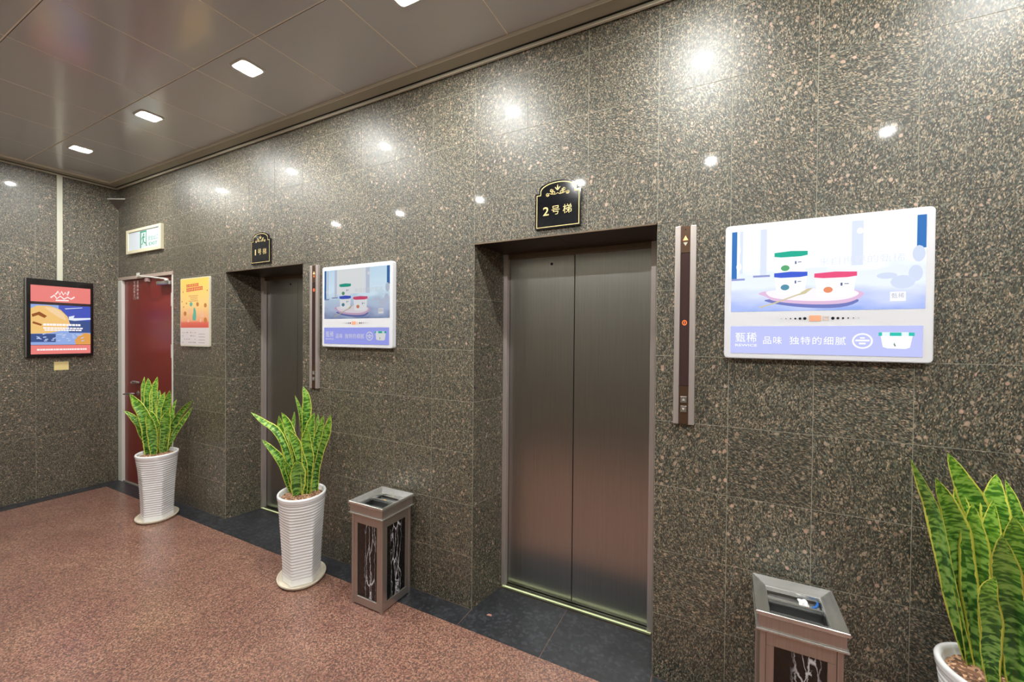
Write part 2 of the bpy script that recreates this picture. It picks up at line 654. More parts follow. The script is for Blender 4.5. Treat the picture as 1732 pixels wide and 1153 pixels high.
for c in range(nx + 1):
    xa = xr + c * 0.3035
    xb = min(xa + 0.3035, XR)
    for r in range(len(zs) - 1):
        box(bm, xa + GAP / 2, xb - GAP / 2, 0, 0.0012, zs[r] + GAP / 2, zs[r + 1] - GAP / 2)
tag(link_mesh('tile_field', bm, M_WALL, wall_front), kind='stuff')

# reveal tiles of the lift openings (splayed sides), children of the wall
for ex in (E1, E2):
    for side in (0, 1):
        sgn = 1 if side == 0 else -1
        xa = ex if side == 0 else ex + EW
        xb = xa + sgn * 0.042
        zz = [0.0, 0.607, 1.214, 1.820, EH]
        for z0, z1 in zip(zz, zz[1:]):
            dx = -sgn * 0.003
            pts = [(xa + sgn * 0.0005, 0.003), (xb + sgn * 0.0005, 0.279), (xb + dx, 0.279), (xa + dx, 0.003)]
            link_mesh('reveal_tile', PR(pts, 'z', z0 + 0.001, z1 - 0.001), M_WALLX, wall_front)

# ---- left wall
wall_left = tag(link_mesh('wall_left', B(XL - 0.25, XL - 0.0012, YB - 0.2, 0.28, 0, 3.35), M_GROUT), kind='structure')
yy = [0.0, -0.606, -1.212, -1.818, YB]
zl = [0.0, 0.600, 1.206, 1.812, 2.418, 3.024, 3.20]
for ya, yb in zip(yy, yy[1:]):
    for za, zb in zip(zl, zl[1:]):
        put_tile('tile', tile_mesh(abs(ya - yb) - 0.0016, zb - za - 0.0016, M_WALLX, 'x'), (XL, (ya + yb) / 2, (za + zb) / 2), wall_left)
# ---- back wall and right wall (behind and beside the photographer)
wall_back = tag(link_mesh('wall_back', B(XL - 0.2, XR + 0.2, YB - 0.2, YB - 0.003, 0, 3.35), M_GROUT), kind='structure')
bm = bmesh.new()
x = XL
while x < XR - 0.01:
    x2 = min(x + 0.606, XR)
    for za, zb in zip(zl, zl[1:]):
        box(bm, x + 0.001, x2 - 0.001, YB - 0.003, YB, za + 0.001, zb - 0.001)
    x = x2
tag(link_mesh('tile_field', bm, M_WALL, wall_back), kind='stuff')
wall_right = tag(link_mesh('wall_right', B(XR + 0.003, XR + 0.2, YB - 0.2, 0.28, 0, 3.35), M_GROUT), kind='structure')
bm = bmesh.new()
for ya, yb in zip(yy, yy[1:]):
    for za, zb in zip(zl, zl[1:]):
        box(bm, XR, XR + 0.003, yb + 0.001, ya - 0.001, za + 0.001, zb - 0.001)
tag(link_mesh('tile_field', bm, M_WALLX, wall_right), kind='stuff')

# ---- floor
floor = tag(link_mesh('floor', B(XL - 0.2, XR + 0.2, YB - 0.2, 0.6, -0.15, -0.0012), M_FGROUT), kind='structure')
XF, YF = XL + 0.150, -0.150
ys_f = [YF, -0.75, -1.35, -1.95, YB]
x = XF
while x < XR - 0.01:
    x2 = min(x + 0.6, XR)
    for ya, yb in zip(ys_f, ys_f[1:]):
        put_tile('floor_tile', tile_mesh(x2 - x - 0.0012, ya - yb - 0.0012, M_FLOOR, 'z', t=0.001, ch=0.0003), ((x + x2) / 2, (ya + yb) / 2, 0), floor)
    x = x2
def slab(x0, x1, y0, y1):
    put_tile('border_slab', tile_mesh(x1 - x0 - 0.003, y1 - y0 - 0.003, M_BLACK, 'z', t=0.001, ch=0.0003), ((x0 + x1) / 2, (y0 + y1) / 2, 0), floor)
for xa, xb, n in ((XF, D1, 2), (D1, E1, 1), (E1 + EW, E2, 2), (E2 + EW, XR, 6)):
    for k in range(n):
        slab(xa + (xb - xa) * k / n, xa + (xb - xa) * (k + 1) / n, YF, 0.0)
slab(D0, D1, 0.0, 0.10)
for ex in (E1, E2):
    slab(ex, ex + 0.495, YF, 0.262)
    slab(ex + 0.495, ex + EW, YF, 0.262)
for k in range(5):
    ya = -k * 0.524
    slab(XL, XF, max(ya - 0.524, YB), ya)

# ---- ceiling
ceiling = tag(link_mesh('ceiling', B(XL - 0.2, XR + 0.2, YB - 0.2, 0.3, ZP + 0.0005, 3.40), M_PANELBACK), kind='structure')
xb_list = [XL + 0.105, -5.256]
while xb_list[-1] < XR:
    xb_list.append(min(xb_list[-1] + 0.6035, XR))
yb_list = [-0.105, -0.692, -1.300, -1.905, YB + 0.10]
for xa, xb in zip(xb_list, xb_list[1:]):
    for ya, yb in zip(yb_list, yb_list[1:]):
        if xb - xa < 0.05:
            continue
        put_tile('ceiling_panel', tile_mesh(xb - xa - 0.0065, ya - yb - 0.0085, M_PANEL, 'c', t=0.0005, ch=0.0003), ((xa + xb) / 2, (ya + yb) / 2, ZP), ceiling)
for yb in yb_list[1:-1]:
    link_mesh('dark_joint', B(XL + 0.105, XR, yb + 0.0020, yb + 0.0040, ZP + 0.0001, ZP + 0.0004), M_DARK, ceiling)
prof = [(0.0, ZC + 0.006), (-0.006, ZC), (-0.022, ZC), (-0.026, ZC + 0.006), (-0.026, ZC + 0.013), (-0.034, ZC + 0.014), (-0.096, ZC + 0.022),
        (-0.104, ZC + 0.020), (-0.108, ZC + 0.026), (-0.108, ZC + 0.044), (0.0, ZC + 0.044)]
t1 = tag(link_mesh('trim_1', PR(prof, 'x', XL, XR), M_CORN), kind='structure')
M_LIP = mat('cornice_lip', (228, 222, 206), 0.4)
link_mesh('lip', B(XL + 0.02, XR, -0.0222, -0.008, ZC - 0.0035, ZC + 0.004), M_LIP, t1)
link_mesh('groove_shade', B(XL + 0.03, XR, -0.0335, -0.0262, ZC + 0.009, ZC + 0.0132), M_DARK, t1)  # dark strip standing in for the shade inside the cornice recess
link_mesh('outer_lip', B(XL + 0.105, XR, -0.1095, -0.1045, ZC + 0.0165, ZC + 0.034), M_LIP, t1)
profl = [(XL - y_, z) for y_, z in prof]
t2 = tag(link_mesh('trim_2', PR(profl, 'y', YB, -0.001), M_CORN), kind='structure')
link_mesh('lip', B(XL + 0.008, XL + 0.0222, YB, -0.008, ZC - 0.0035, ZC + 0.004), M_LIP, t2)
link_mesh('groove_shade', B(XL + 0.0262, XL + 0.0335, YB, -0.027, ZC + 0.009, ZC + 0.0132), M_DARK, t2)  # same painted shade line along the left cornice
link_mesh('outer_lip', B(XL + 0.1045, XL + 0.1095, YB, -0.105, ZC + 0.0165, ZC + 0.034), M_LIP, t2)
profb = [(YB - y_, z) for y_, z in prof]
tag(link_mesh('trim_3', PR(profb, 'x', XL, XR), M_CORN), kind='structure')

# ================================================================== CEILING LIGHTS
def lamp_material(name, strength):
    m = bpy.data.materials.new(name)
    m.use_nodes = True
    b = m.node_tree.nodes['Principled BSDF']
    b.inputs['Base Color'].default_value = (0.8, 0.8, 0.8, 1)
    b.inputs['Emission Color'].default_value = (1.0, 1.0, 0.96, 1)
    b.inputs['Emission Strength'].default_value = strength
    return m
M_LAMP = lamp_material('lamp_diffuser', DIFFUSER_STRENGTH)
M_CORE = lamp_material('lamp_core', LAMP_STRENGTH)
def make_light():
    t = thing('ceiling_light', '', '', (0, 0, ZP))
    bm = bmesh.new()
    prof = [(0.054, -0.003), (0.056, -0.008), (0.061, -0.008), (0.068, -0.004), (0.069, 0.002), (0.054, 0.002)]
    rings = []
    for r_, z_ in prof:
        rings.append([bm.verts.new((p[0], p[1], z_)) for p in rounded(-r_ - 0.004, r_ + 0.004, -r_ - 0.004, r_ + 0.004, 0.022)])
    for q in range(len(rings)):
        ra, rb_ = rings[q], rings[(q + 1) % len(rings)]
        for k in range(len(ra)):
            bm.faces.new((ra[k], ra[(k + 1) % len(ra)], rb_[(k + 1) % len(ra)], rb_[k]))
    link_mesh('trim_ring', bm, M_WHITEPAINT, t, smooth=True)
    bm = bmesh.new()
    prism(bm, rounded(-0.057, 0.057, -0.057, 0.057, 0.021), 'z', -0.004, 0.001)
    link_mesh('diffuser', bm, M_LAMP, t)
    bm = bmesh.new()
    lathe(bm, [(0.030, -0.0042), (0.030, -0.006), (0.026, -0.0065)], 28)
    link_mesh('lamp', bm, M_CORE, t)
    return t
light0 = make_light()
used = False
row_x = [-4.95, -3.75, -2.54, -1.335, -0.125, 1.08, 2.28]
names = {(0, 0): 'square ceiling light nearest the corner above the red door', (0, 1): 'second square ceiling light from the corner, over the left lift',
         (0, 2): 'largest fully visible square ceiling light, bright against the grey panels', (0, 3): 'square ceiling light cut off by the top edge of the photo',
         (0, 4): 'ceiling light above the frame, mirrored as the brightest glint over the nearer call panel',
         (0, 5): 'ceiling light above the frame whose pale glare fills the top right corner', (0, 6): 'ceiling light beyond the right edge, row nearest the lifts',
         (1, 0): 'rear-row ceiling light mirrored as the glint above the top left of the smaller screen', (1, 1): 'rear-row ceiling light mirrored as the glint up right of the smaller screen',
         (1, 2): 'rear-row ceiling light mirrored just left of the number 2 plaque', (1, 3): 'rear-row ceiling light mirrored on the top corner of the number 2 plaque',
         (1, 4): 'rear-row ceiling light mirrored over the nearer call panel, the lower glint there', (1, 5): 'rear-row ceiling light mirrored above the large screen',
         (1, 6): 'ceiling light beyond the right edge, row behind the photographer'}
for r, y in enumerate((-0.56, -2.06)):
    for c, x in enumerate(row_x):
        o = light0 if not used else copy_tree(light0)
        used = True
        o.location = (x, y, ZP)
        tag(o, names[(r, c)], 'ceiling light', 'square recessed ceiling lights')

# ================================================================== LIFTS
def lift(ex, label, hole_x):
    t = thing('elevator', label, 'elevator', (ex + EW / 2, 0.28, 0), 'the two lift entrances')
    o = Vector((-(ex + EW / 2), -0.28, 0))
    xa, xb = ex + 0.042, ex + EW - 0.042     # ends of the splayed stone
    ja, jb = xa + 0.028, xb - 0.028          # inner jamb faces
    mid = (ja + jb) / 2 - 0.004
    for a, b in ((xa, ja), (jb, xb)):
        link_mesh('jamb', B(a + 0.001, b, 0.281, 0.318, 0.006, 2.118, bev=0.0015), M_JAMB, t, o)
    link_mesh('header', B(xa + 0.001, xb - 0.001, 0.283, 0.318, 2.119, 2.134, bev=0.002), M_SOFLIP, t, o)
    for a, b in ((ex + 0.001, ex + EW * 0.5 - 0.001), (ex + EW * 0.5 + 0.001, ex + EW - 0.001)):
        bm = bmesh.new()
        def inset(x, y_):       # keep clear of the splayed stone
            lim = 0.004 + 0.042 * min(y_, 0.28) / 0.28
            return min(max(x, ex + lim), ex + EW - lim)
        pr = [(0.0045, EH + 0.008), (0.0045, EH), (0.28, 2.118), (0.282, 2.118), (0.282, EH + 0.008)]
        lo = [bm.verts.new((inset(a, p[0]), p[0], p[1])) for p in pr]
        hi = [bm.verts.new((inset(b, p[0]), p[0], p[1])) for p in pr]
        bm.faces.new(lo); bm.faces.new(hi[::-1])
        for q in range(5):
            bm.faces.new((lo[q], lo[(q + 1) % 5], hi[(q + 1) % 5], hi[q]))
        link_mesh('soffit_panel', bm, M_SOFFIT, t, o)
    link_mesh('header', B(ja + 0.0005, jb - 0.0005, 0.296, 0.318, 2.090, 2.1185, bev=0.002), M_SOFLIP, t, o)
    link_mesh('soffit_lip', B(ex + 0.004, ex + EW - 0.004, -0.005, 0.004, EH - 0.006, EH + 0.0007), M_SOFLIP, t, o)
    for k, (a, b) in enumerate(((ja - 0.006, mid - 0.0022), (mid + 0.0022, jb + 0.006))):
        d = link_mesh('door_panel', B(a, b, 0.322, 0.350, 0.010, 2.125, bev=0.0015), M_STEEL, t, o)
        if a <= hole_x <= b:
            bm = bmesh.new()
            lathe(bm, [(0.0085, 0), (0.0085, 0.002), (0.006, 0.003)], 16)
            bmesh.ops.rotate(bm, verts=bm.verts, matrix=Matrix.Rotation(PI / 2, 3, 'X'))
            bmesh.ops.translate(bm, verts=bm.verts, vec=(hole_x, 0.322, 2.045))
            link_mesh('key_hole', bm, M_RUBBER, d)
    link_mesh('light_block', B(xa, xb, 0.352, 0.37, 0.0, 2.13), M_DARK, t, o)  # unseen dark sheet added behind the doors to keep light out
    bm = bmesh.new()
    box(bm, xa + 0.004, xb - 0.004, 0.263, 0.300, -0.001, 0.006)
    box(bm, xa, xb, 0.306, 0.320, -0.001, 0.006)
    box(bm, xa, xb, 0.300, 0.306, -0.001, 0.001)
    box(bm, xa, xb, 0.320, 0.356, -0.001, 0.003)
    s = link_mesh('sill', bm, M_SILL, t, o)
    link_mesh('glow_strip', B(xa + 0.012, xb - 0.006, 0.276, 0.288, 0.0055, 0.0078), M_GLOWSTRIP, s)
    return t
lift(E1, 'brushed steel lift doors in the left recess, left of the smaller screen', -3.42)
lift(E2, 'brushed steel lift doors in the nearer recess under the number 2 plaque', -0.942)

# ---- number plaques
def plaque(x0, digit, label):
    w, z0, z1, z2 = 0.252, 2.168, 2.357, 2.415
    t = thing('number_plaque', label, 'sign', (x0 + w / 2, 0, z0), 'black lift number plaques')
    off = Vector((-(x0 + w / 2), 0, -z0))
    def outline(g):
        a, b = x0 + g, x0 + w - g
        zb, zs_ = z0 + g, z1 - g
        pts = [(a, zb), (b, zb), (b, zs_), (b - 0.022, zs_), (b - 0.022, zs_ + 0.018)]
        cx = x0 + w / 2
        rx, rz = (b - 0.022) - cx, (z2 - g) - (zs_ + 0.018)
        for k in range(1, 20):
            tt = PI * k / 20
            pts.append((cx + rx * math.cos(tt), zs_ + 0.018 + rz * math.sin(tt)))
        pts += [(a + 0.022, zs_ + 0.018), (a + 0.022, zs_), (a, zs_)]
        return pts
    link_mesh('board', PR(outline(0), 'y', -0.012, -0.0005), M_PLAQUE, t, off)
    bm = bmesh.new()
    o1, o2 = outline(0.0075), outline(0.0115)
    v1 = [bm.verts.new((p[0], -0.0126, p[1])) for p in o1]
    v2 = [bm.verts.new((p[0], -0.0126, p[1])) for p in o2]
    n = len(v1)
    for i in range(n):
        bm.faces.new((v1[i], v1[(i + 1) % n], v2[(i + 1) % n], v2[i]))
    link_mesh('gold_border', bm, M_GOLD, t, off)
    bm = text_bm(digit, x0 + (0.045 if digit == '2' else 0.054), x0 + (0.078 if digit == '2' else 0.069), 2.238, 2.283, -0.0126, bold=0.012)
    link_mesh('number', bm, M_GOLD, t, off)
    bm = text_bm('号', x0 + 0.093, x0 + 0.138, 2.238, 2.284, -0.0126, bold=0.0)
    b2 = text_bm('梯', x0 + 0.156, x0 + 0.204, 2.238, 2.285, -0.0126, bold=0.0)
    me = bpy.data.meshes.new('tmp'); b2.to_mesh(me); b2.free(); bm.from_mesh(me); bpy.data.meshes.remove(me)
    link_mesh('lettering', bm, M_GOLD, t, off)
    bm = bmesh.new()
    cx = x0 + w / 2
    for s in (-1, 1):
        for (ox, oz, r0, tn, a0) in ((0.056, 2.347, 0.010, 1.5, PI * 1.1), (0.034, 2.366, 0.010, 1.4, PI * 0.9), (0.022, 2.350, 0.011, 1.3, -0.6)):
            pts = []
            for k in range(18):
                u = k / 17
                th = a0 + u * tn * 2 * PI
                rr = r0 * (1 - 0.75 * u)
                pts.append((cx + s * (ox + rr * math.cos(th)), oz + rr * math.sin(th)))
            ribbon(bm, pts, 0.0028, -0.0126)
        ribbon(bm, [(cx + s * 0.048, 2.352), (cx + s * 0.03, 2.345), (cx + s * 0.012, 2.343), (cx, 2.350)], 0.0026, -0.0126)
        ribbon(bm, [(cx, 2.364), (cx + s * 0.008, 2.372), (cx + s * 0.014, 2.380)], 0.004, -0.0126)
    poly_bm([(cx - 0.0045, 2.376), (cx, 2.362), (cx + 0.0045, 2.376), (cx, 2.394)], -0.0126, bm=bm)
    link_mesh('scroll_ornament', bm, M_GOLD, t, off)
    return t
plaque(-0.906, '2', 'black arched plaque with gold number 2 above the nearer lift')
plaque(-3.438, '1', 'small-looking black arched plaque with gold number 1 above the far lift')

# ---- call panels
M_AMBER = emis('amber_light', (255, 190, 130), 2.0)
M_ORANGE = emis('orange_digit', (255, 120, 60), 1.8)
M_BRONZE = mat('bronze_plate', (110, 86, 70), 0.3, 0.7)
M_SMOKE = mat('smoked_cover', (64, 46, 46), 0.12, 0.0, coat=0.5)
M_PEARL = mat('pale_arrow', (205, 200, 185), 0.4)
def call_panel(x0, label, lit):
    w, z0, z1 = 0.088, 1.210, 2.105
    t = thing('call_panel', label, 'elevator call panel', (x0 + w / 2, 0, z0), 'lift call panels')
    off = Vector((-(x0 + w / 2), 0, -z0))
    ca, cb = x0 + 0.023, x0 + w - 0.024
    for a, b in ((x0, ca), (cb, x0 + w)):
        link_mesh('side_rail', B(a, b, -0.022, -0.0005, z0, z1, bev=0.002), M_JAMB, t, off)
    link_mesh('smoked_cover', B(ca + 0.0003, cb - 0.0003, -0.018, -0.0005, 1.385, 1.983), M_SMOKE, t, off)
    p1 = link_mesh('indicator_plate', B(ca + 0.0003, cb - 0.0003, -0.018, -0.0005, 1.985, z1 - 0.001), M_BRONZE, t, off)
    cx = (ca + cb) / 2
    link_mesh('up_arrow', PR([(cx - 0.011, 2.040), (cx + 0.011, 2.040), (cx, 2.062)], 'y', -0.0192, -0.018), M_AMBER, p1)
    link_mesh('down_arrow', PR([(cx - 0.009, 2.031), (cx, 2.015), (cx + 0.009, 2.031)], 'y', -0.0192, -0.018), M_PEARL if lit == 2 else M_ORANGE, p1)
    bm = bmesh.new()
    lathe(bm, [(0.003, 0), (0.003, 0.001)], 10)
    bmesh.ops.rotate(bm, verts=bm.verts, matrix=Matrix.Rotation(PI / 2, 3, 'X'))
    bmesh.ops.translate(bm, verts=bm.verts, vec=(cx, -0.018, 2.088))
    link_mesh('lock', bm, M_RUBBER, p1)
    dz = 1.669 if lit == 2 else 1.926
    bm = bmesh.new()
    v1 = [bm.verts.new((p[0], -0.0186, p[1])) for p in oval(cx, dz, 0.010, 0.012, 20)]
    v2 = [bm.verts.new((p[0], -0.0186, p[1])) for p in oval(cx, dz, 0.0068, 0.0088, 20)]
    for i in range(20):
        bm.faces.new((v1[i], v1[(i + 1) % 20], v2[(i + 1) % 20], v2[i]))
    box(bm, cx - 0.0015, cx + 0.0015, -0.0188, -0.0184, dz - 0.006, dz + 0.006)
    link_mesh('floor_number', bm, M_ORANGE, t, off)
    p2 = link_mesh('button_plate', B(ca + 0.0003, cb - 0.0003, -0.018, -0.0005, z0 + 0.001, 1.383), M_BRONZE, t, off)
    for zc, up in ((1.322, 1), (1.279, -1)):
        link_mesh('button', B(cx - 0.013, cx + 0.013, -0.021, -0.018, zc - 0.014, zc + 0.014, bev=0.001), M_BINSTEEL, t, off)
        link_mesh('arrow', PR([(cx - 0.006, zc - 0.005 * up), (cx + 0.006, zc - 0.005 * up), (cx, zc + 0.006 * up)], 'y', -0.0216, -0.021), M_PEARL, p2)
    return t
call_panel(-0.204, 'tall narrow steel call panel right of the nearer lift, arrow lit amber', 2)
call_panel(-2.705, 'tall narrow steel call panel beside the smaller screen, two orange lights', 1)

# ================================================================== RED DOOR
door = bpy.data.objects.new('door_1', None)
COL.objects.link(door)
door.location = ((D0 + D1) / 2, 0.0, 0)
tag(door, 'dark red fire door in a white frame in the corner', None, None, 'structure')
off = Vector((-(D0 + D1) / 2, 0, 0))
lx0, lx1, lz1 = -5.762, -4.722, 2.165
leaf = link_mesh('door_leaf', B(lx0 + 0.003, lx1 - 0.003, 0.018, 0.062, 0.012, lz1 - 0.003, bev=0.002), M_REDDOOR, door, off)
link_mesh('side_frame', B(D0 + 0.001, lx0, -0.008, 0.09, 0.0, lz1, bev=0.003), M_WHITEPAINT, door, off)
link_mesh('side_frame', B(lx1, D1 - 0.001, -0.005, 0.09, 0.0, lz1, bev=0.003), M_WHITEPAINT, door, off)
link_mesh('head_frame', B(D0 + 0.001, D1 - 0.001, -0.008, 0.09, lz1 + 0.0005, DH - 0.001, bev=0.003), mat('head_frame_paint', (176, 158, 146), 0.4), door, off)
for z in (1.93, 1.43, 0.35):
    link_mesh('hinge', B(lx1 - 0.034, lx1 + 0.004, 0.004, 0.020, z - 0.065, z + 0.065, bev=0.003), M_WHITEPAINT, door, off)
# lever handle and key escutcheon
bm = bmesh.new()
lathe(bm, [(0.026, 0), (0.026, 0.008), (0.018, 0.012)], 24)
bmesh.ops.rotate(bm, verts=bm.verts, matrix=Matrix.Rotation(PI / 2, 3, 'X'))
bmesh.ops.translate(bm, verts=bm.verts, vec=(-5.44, 0.018, 0.975))
tube(bm, [(-5.44, 0.012, 0.975), (-5.44, -0.035, 0.975), (-5.47, -0.048, 0.972), (-5.57, -0.048, 0.962), (-5.62, -0.044, 0.958)], [0.011, 0.011, 0.012, 0.010, 0.007], 12)
link_mesh('lever_handle', bm, M_CHROME, leaf, smooth=True)
bm = bmesh.new()
tube(bm, [(-5.50, 0.016, 1.085), (-5.50, -0.012, 1.087), (-5.45, -0.020, 1.093), (-5.39, -0.012, 1.092), (-5.38, 0.016, 1.090)], [0.014, 0.018, 0.018, 0.013, 0.010], 12)
link_mesh('night_latch', bm, M_CHROME, leaf, smooth=True)
# two upright columns of white characters
for x0, chars in ((-5.556, '常闭式防火门'), (-5.486, '请保持关闭')):
    n = len(chars)
    bmx = bmesh.new()
    z = 2.150
    hgt = 0.200 / n
    for ch in chars:
        b2 = text_bm(ch, x0, x0 + 0.042, z - hgt * 0.86, z, 0.0172, bold=0.0)
        me = bpy.data.meshes.new('tmp'); b2.to_mesh(me); b2.free(); bmx.from_mesh(me); bpy.data.meshes.remove(me)
        z -= hgt
    link_mesh('lettering', bmx, mat('white_print', (226, 224, 222), 0.5), leaf)
# door closer
cl = link_mesh('door_closer', B(-4.965, -4.735, -0.030, 0.018, 2.070, 2.112, bev=0.010), M_CHROME, door, off)
bm = bmesh.new()
lathe(bm, [(0.018, 2.112), (0.018, 2.130), (0.010, 2.134)], 16, cx=-4.80, cy=-0.012)
tube(bm, [(-4.80, -0.012, 2.128), (-4.98, -0.075, 2.150), (-5.10, -0.090, 2.160)], [0.008, 0.007, 0.007], 8)
tube(bm, [(-5.10, -0.090, 2.160), (-5.32, -0.040, 2.198), (-5.36, -0.012, 2.208)], [0.006, 0.006, 0.006], 8)
box(bm, -5.40, -5.35, -0.018, -0.008, 2.182, 2.222)
link_mesh('closer_arm', bm, M_WHITEPAINT, door, off)
link_mesh('strike_block', B(-5.235, -5.185, -0.014, 0.018, 2.122, 2.160, bev=0.003), mat('grey_pink_plastic', (170, 140, 136), 0.5), door, off)
link_mesh('threshold', B(lx0, lx1, 0.0, 0.10, 0.0, 0.010), mat('threshold_stone', (128, 124, 116), 0.5), door, off)
link_mesh('door_backing', B(D0, D1, 0.092, 0.12, 0.0, DH), M_DARK, door, off)

# ================================================================== EXIT SIGN
t = thing('exit_sign', 'cream-framed emergency exit sign with green running man above red door', 'sign', (-5.24, 0, 2.43))
off = Vector((5.24, 0, -2.43))
sx0, sx1, sz0, sz1 = -5.606, -4.876, 2.427, 2.672
bm = bmesh.new()
for a in ((sx0, sx1, sz0, sz0 + 0.030), (sx0, sx1, sz1 - 0.026, sz1), (sx0, sx0 + 0.040, sz0 + 0.030, sz1 - 0.026), (sx1 - 0.040, sx1, sz0 + 0.030, sz1 - 0.026)):
    box(bm, a[0], a[1], -0.026, -0.0005, a[2], a[3])
link_mesh('frame', bm, M_CREAM, t, off)
link_mesh('sign_face', B(sx0 + 0.040, sx1 - 0.040, -0.018, -0.002, sz0 + 0.030, sz1 - 0.026), mat('sign_white_glow', (206, 214, 222), 0.3, emit=(206, 220, 226), estr=0.10), t, off)  # unlit white plastic, lightened by a faint added glow
M_GREEN = mat('sign_green', (38, 150, 110), 0.4)
yq = -0.0186
bm = bmesh.new()
for a in ((-5.315, -5.180, 2.622, 2.636), (-5.315, -5.293, 2.468, 2.622), (-5.194, -5.180, 2.482, 2.622)):
    poly_bm([(a[0], a[2]), (a[1], a[2]), (a[1], a[3]), (a[0], a[3])], yq, bm=bm)
link_mesh('doorway_mark', bm, M_GREEN, t, off)
bm = bmesh.new()
poly_bm(oval(-5.238, 2.600, 0.012, 0.012, 14), yq, bm=bm)
ribbon(bm, [(-5.244, 2.588), (-5.250, 2.560), (-5.246, 2.535)], 0.022, yq)
ribbon(bm, [(-5.246, 2.536), (-5.225, 2.515), (-5.200, 2.515)], 0.012, yq - 0.0002)
ribbon(bm, [(-5.200, 2.515), (-5.185, 2.490), (-5.165, 2.484)], 0.010, yq)
ribbon(bm, [(-5.250, 2.538), (-5.262, 2.512), (-5.284, 2.500)], 0.012, yq - 0.0001)
ribbon(bm, [(-5.250, 2.580), (-5.276, 2.566), (-5.286, 2.548)], 0.009, yq - 0.0003)
ribbon(bm, [(-5.244, 2.580), (-5.222, 2.568), (-5.212, 2.580)], 0.009, yq - 0.0004)
link_mesh('running_man', bm, M_GREEN, t, off)
link_mesh('lettering', text_bm('安全出口', -5.145, -4.948, 2.530, 2.578, yq, bold=0.0), M_GREEN, t, off)
link_mesh('lettering', text_bm('EXIT', -5.130, -4.960, 2.480, 2.510, yq, bold=0.01), M_GREEN, t, off)

# ================================================================== POSTER BOARD beside the red door
px0, px1, pz0, pz1 = -4.540, -4.043, 1.485, 2.112
t = thing('poster_board', 'yellow and orange promotional poster board with white lower panel beside red door', 'poster', ((px0 + px1) / 2, 0, pz0))
off = Vector((-(px0 + px1) / 2, 0, -pz0))
link_mesh('board', PR(rounded(px0, px1, pz0, pz1, 0.012), 'y', -0.012, -0.0005), mat('board_edge', (214, 208, 190), 0.4), t, off)
def gradient_print(name, axis, stops, scale, o_, rough=0.3):
    m = mat(name, (200, 200, 200), rough)
    g = NT(m)
    s = g.n('ShaderNodeSeparateXYZ')
    g.l(g.n('ShaderNodeTexCoord').outputs['Object'], s.inputs[0])
    g.l(g.ramp(g.math('MULTIPLY_ADD', s.outputs[axis], scale, o_), stops), g.b.inputs['Base Color'])
    return m
M_YEL = gradient_print('poster_yellow', 2, [(0.0, srgb(214, 92, 80)), (0.10, srgb(226, 110, 92)), (0.14, srgb(238, 168, 128)), (0.45, srgb(246, 212, 140)), (1.0, srgb(248, 208, 100))], 1 / 0.455, -1.655 / 0.455)
yp = -0.0126
link_mesh('picture', poly_bm([(px0 + 0.008, 1.655), (px1 - 0.016, 1.655), (px1 - 0.016, pz1 - 0.008), (px0 + 0.008, pz1 - 0.008)], yp), M_YEL, t, off)
link_mesh('white_panel', poly_bm([(px0 + 0.008, 1.498), (px1 - 0.016, 1.498), (px1 - 0.016, 1.655), (px0 + 0.008, 1.655)], yp), mat('poster_white', (222, 214, 214), 0.3), t, off)
def P2(u, v):      # fractions of the poster, v from the top
    return (px0 + u * (px1 - px0), pz1 - v * (pz1 - pz0))
bm = bmesh.new()
rs = random.Random(3)
for row, (v, u0, u1, hh, tilt) in enumerate(((0.115, 0.22, 0.62, 0.026, -0.02), (0.175, 0.22, 0.72, 0.032, -0.03))):
    u = u0
    while u < u1:
        du = rs.uniform(0.045, 0.065)
        x, z = P2(u, v + tilt * (u - u0))
        box(bm, x, x + du * 0.8 * 0.49, yp - 0.0006, yp, z - hh / 2, z - hh / 6)
        box(bm, x, x + du * 0.8 * 0.49, yp - 0.0006, yp, z + hh / 6, z + hh / 2)
        box(bm, x + du * 0.15, x + du * 0.32, yp - 0.0009, yp, z - hh / 2, z + hh / 2)
        u += du
link_mesh('heading', bm, mat('poster_red', (206, 70, 62), 0.4), t, off)
bm = bmesh.new()
for v, u0, u1 in ((0.265, 0.3, 0.62), (0.29, 0.34, 0.6), (0.315, 0.36, 0.6), (0.34, 0.3, 0.62)):
    x0, z = P2(u0, v); x1, _ = P2(u1, v)
    box(bm, x0, x1, yp - 0.0005, yp, z - 0.002, z + 0.002)
link_mesh('small_print', bm, mat('poster_rust', (196, 112, 84), 0.5), t, off)
bm = bmesh.new()
x, z = P2(0.49, 0.53)
prism(bm, [(x - 0.026, z - 0.055), (x + 0.022, z - 0.060), (x + 0.034, z - 0.02), (x + 0.026, z + 0.03), (x + 0.004, z + 0.062), (x - 0.012, z + 0.05), (x - 0.014, z + 0.01), (x - 0.028, z - 0.02)], 'y', yp - 0.0006, yp)
x, z = P2(0.38, 0.385)
prism(bm, oval(x, z, 0.024, 0.020, 14), 'y', yp - 0.0006, yp)
link_mesh('teal_figure', bm, mat('poster_teal', (96, 176, 160), 0.4), t, off)
bm = bmesh.new()
for u, v, r in ((0.17, 0.52, 0.024), (0.86, 0.41, 0.022), (0.86, 0.62, 0.026), (0.06, 0.34, 0.008), (0.22, 0.37, 0.010), (0.6, 0.39, 0.022), (0.12, 0.42, 0.008), (0.1, 0.2, 0.008), (0.92, 0.2, 0.008)):
    x, z = P2(u, v)
    link_mesh('brown_spot', PR(oval(x, z, r, r * 0.9, 12), 'y', yp - 0.0006, yp), mat('poster_brown', (192, 120, 62), 0.4), t, off)
bm = bmesh.new()
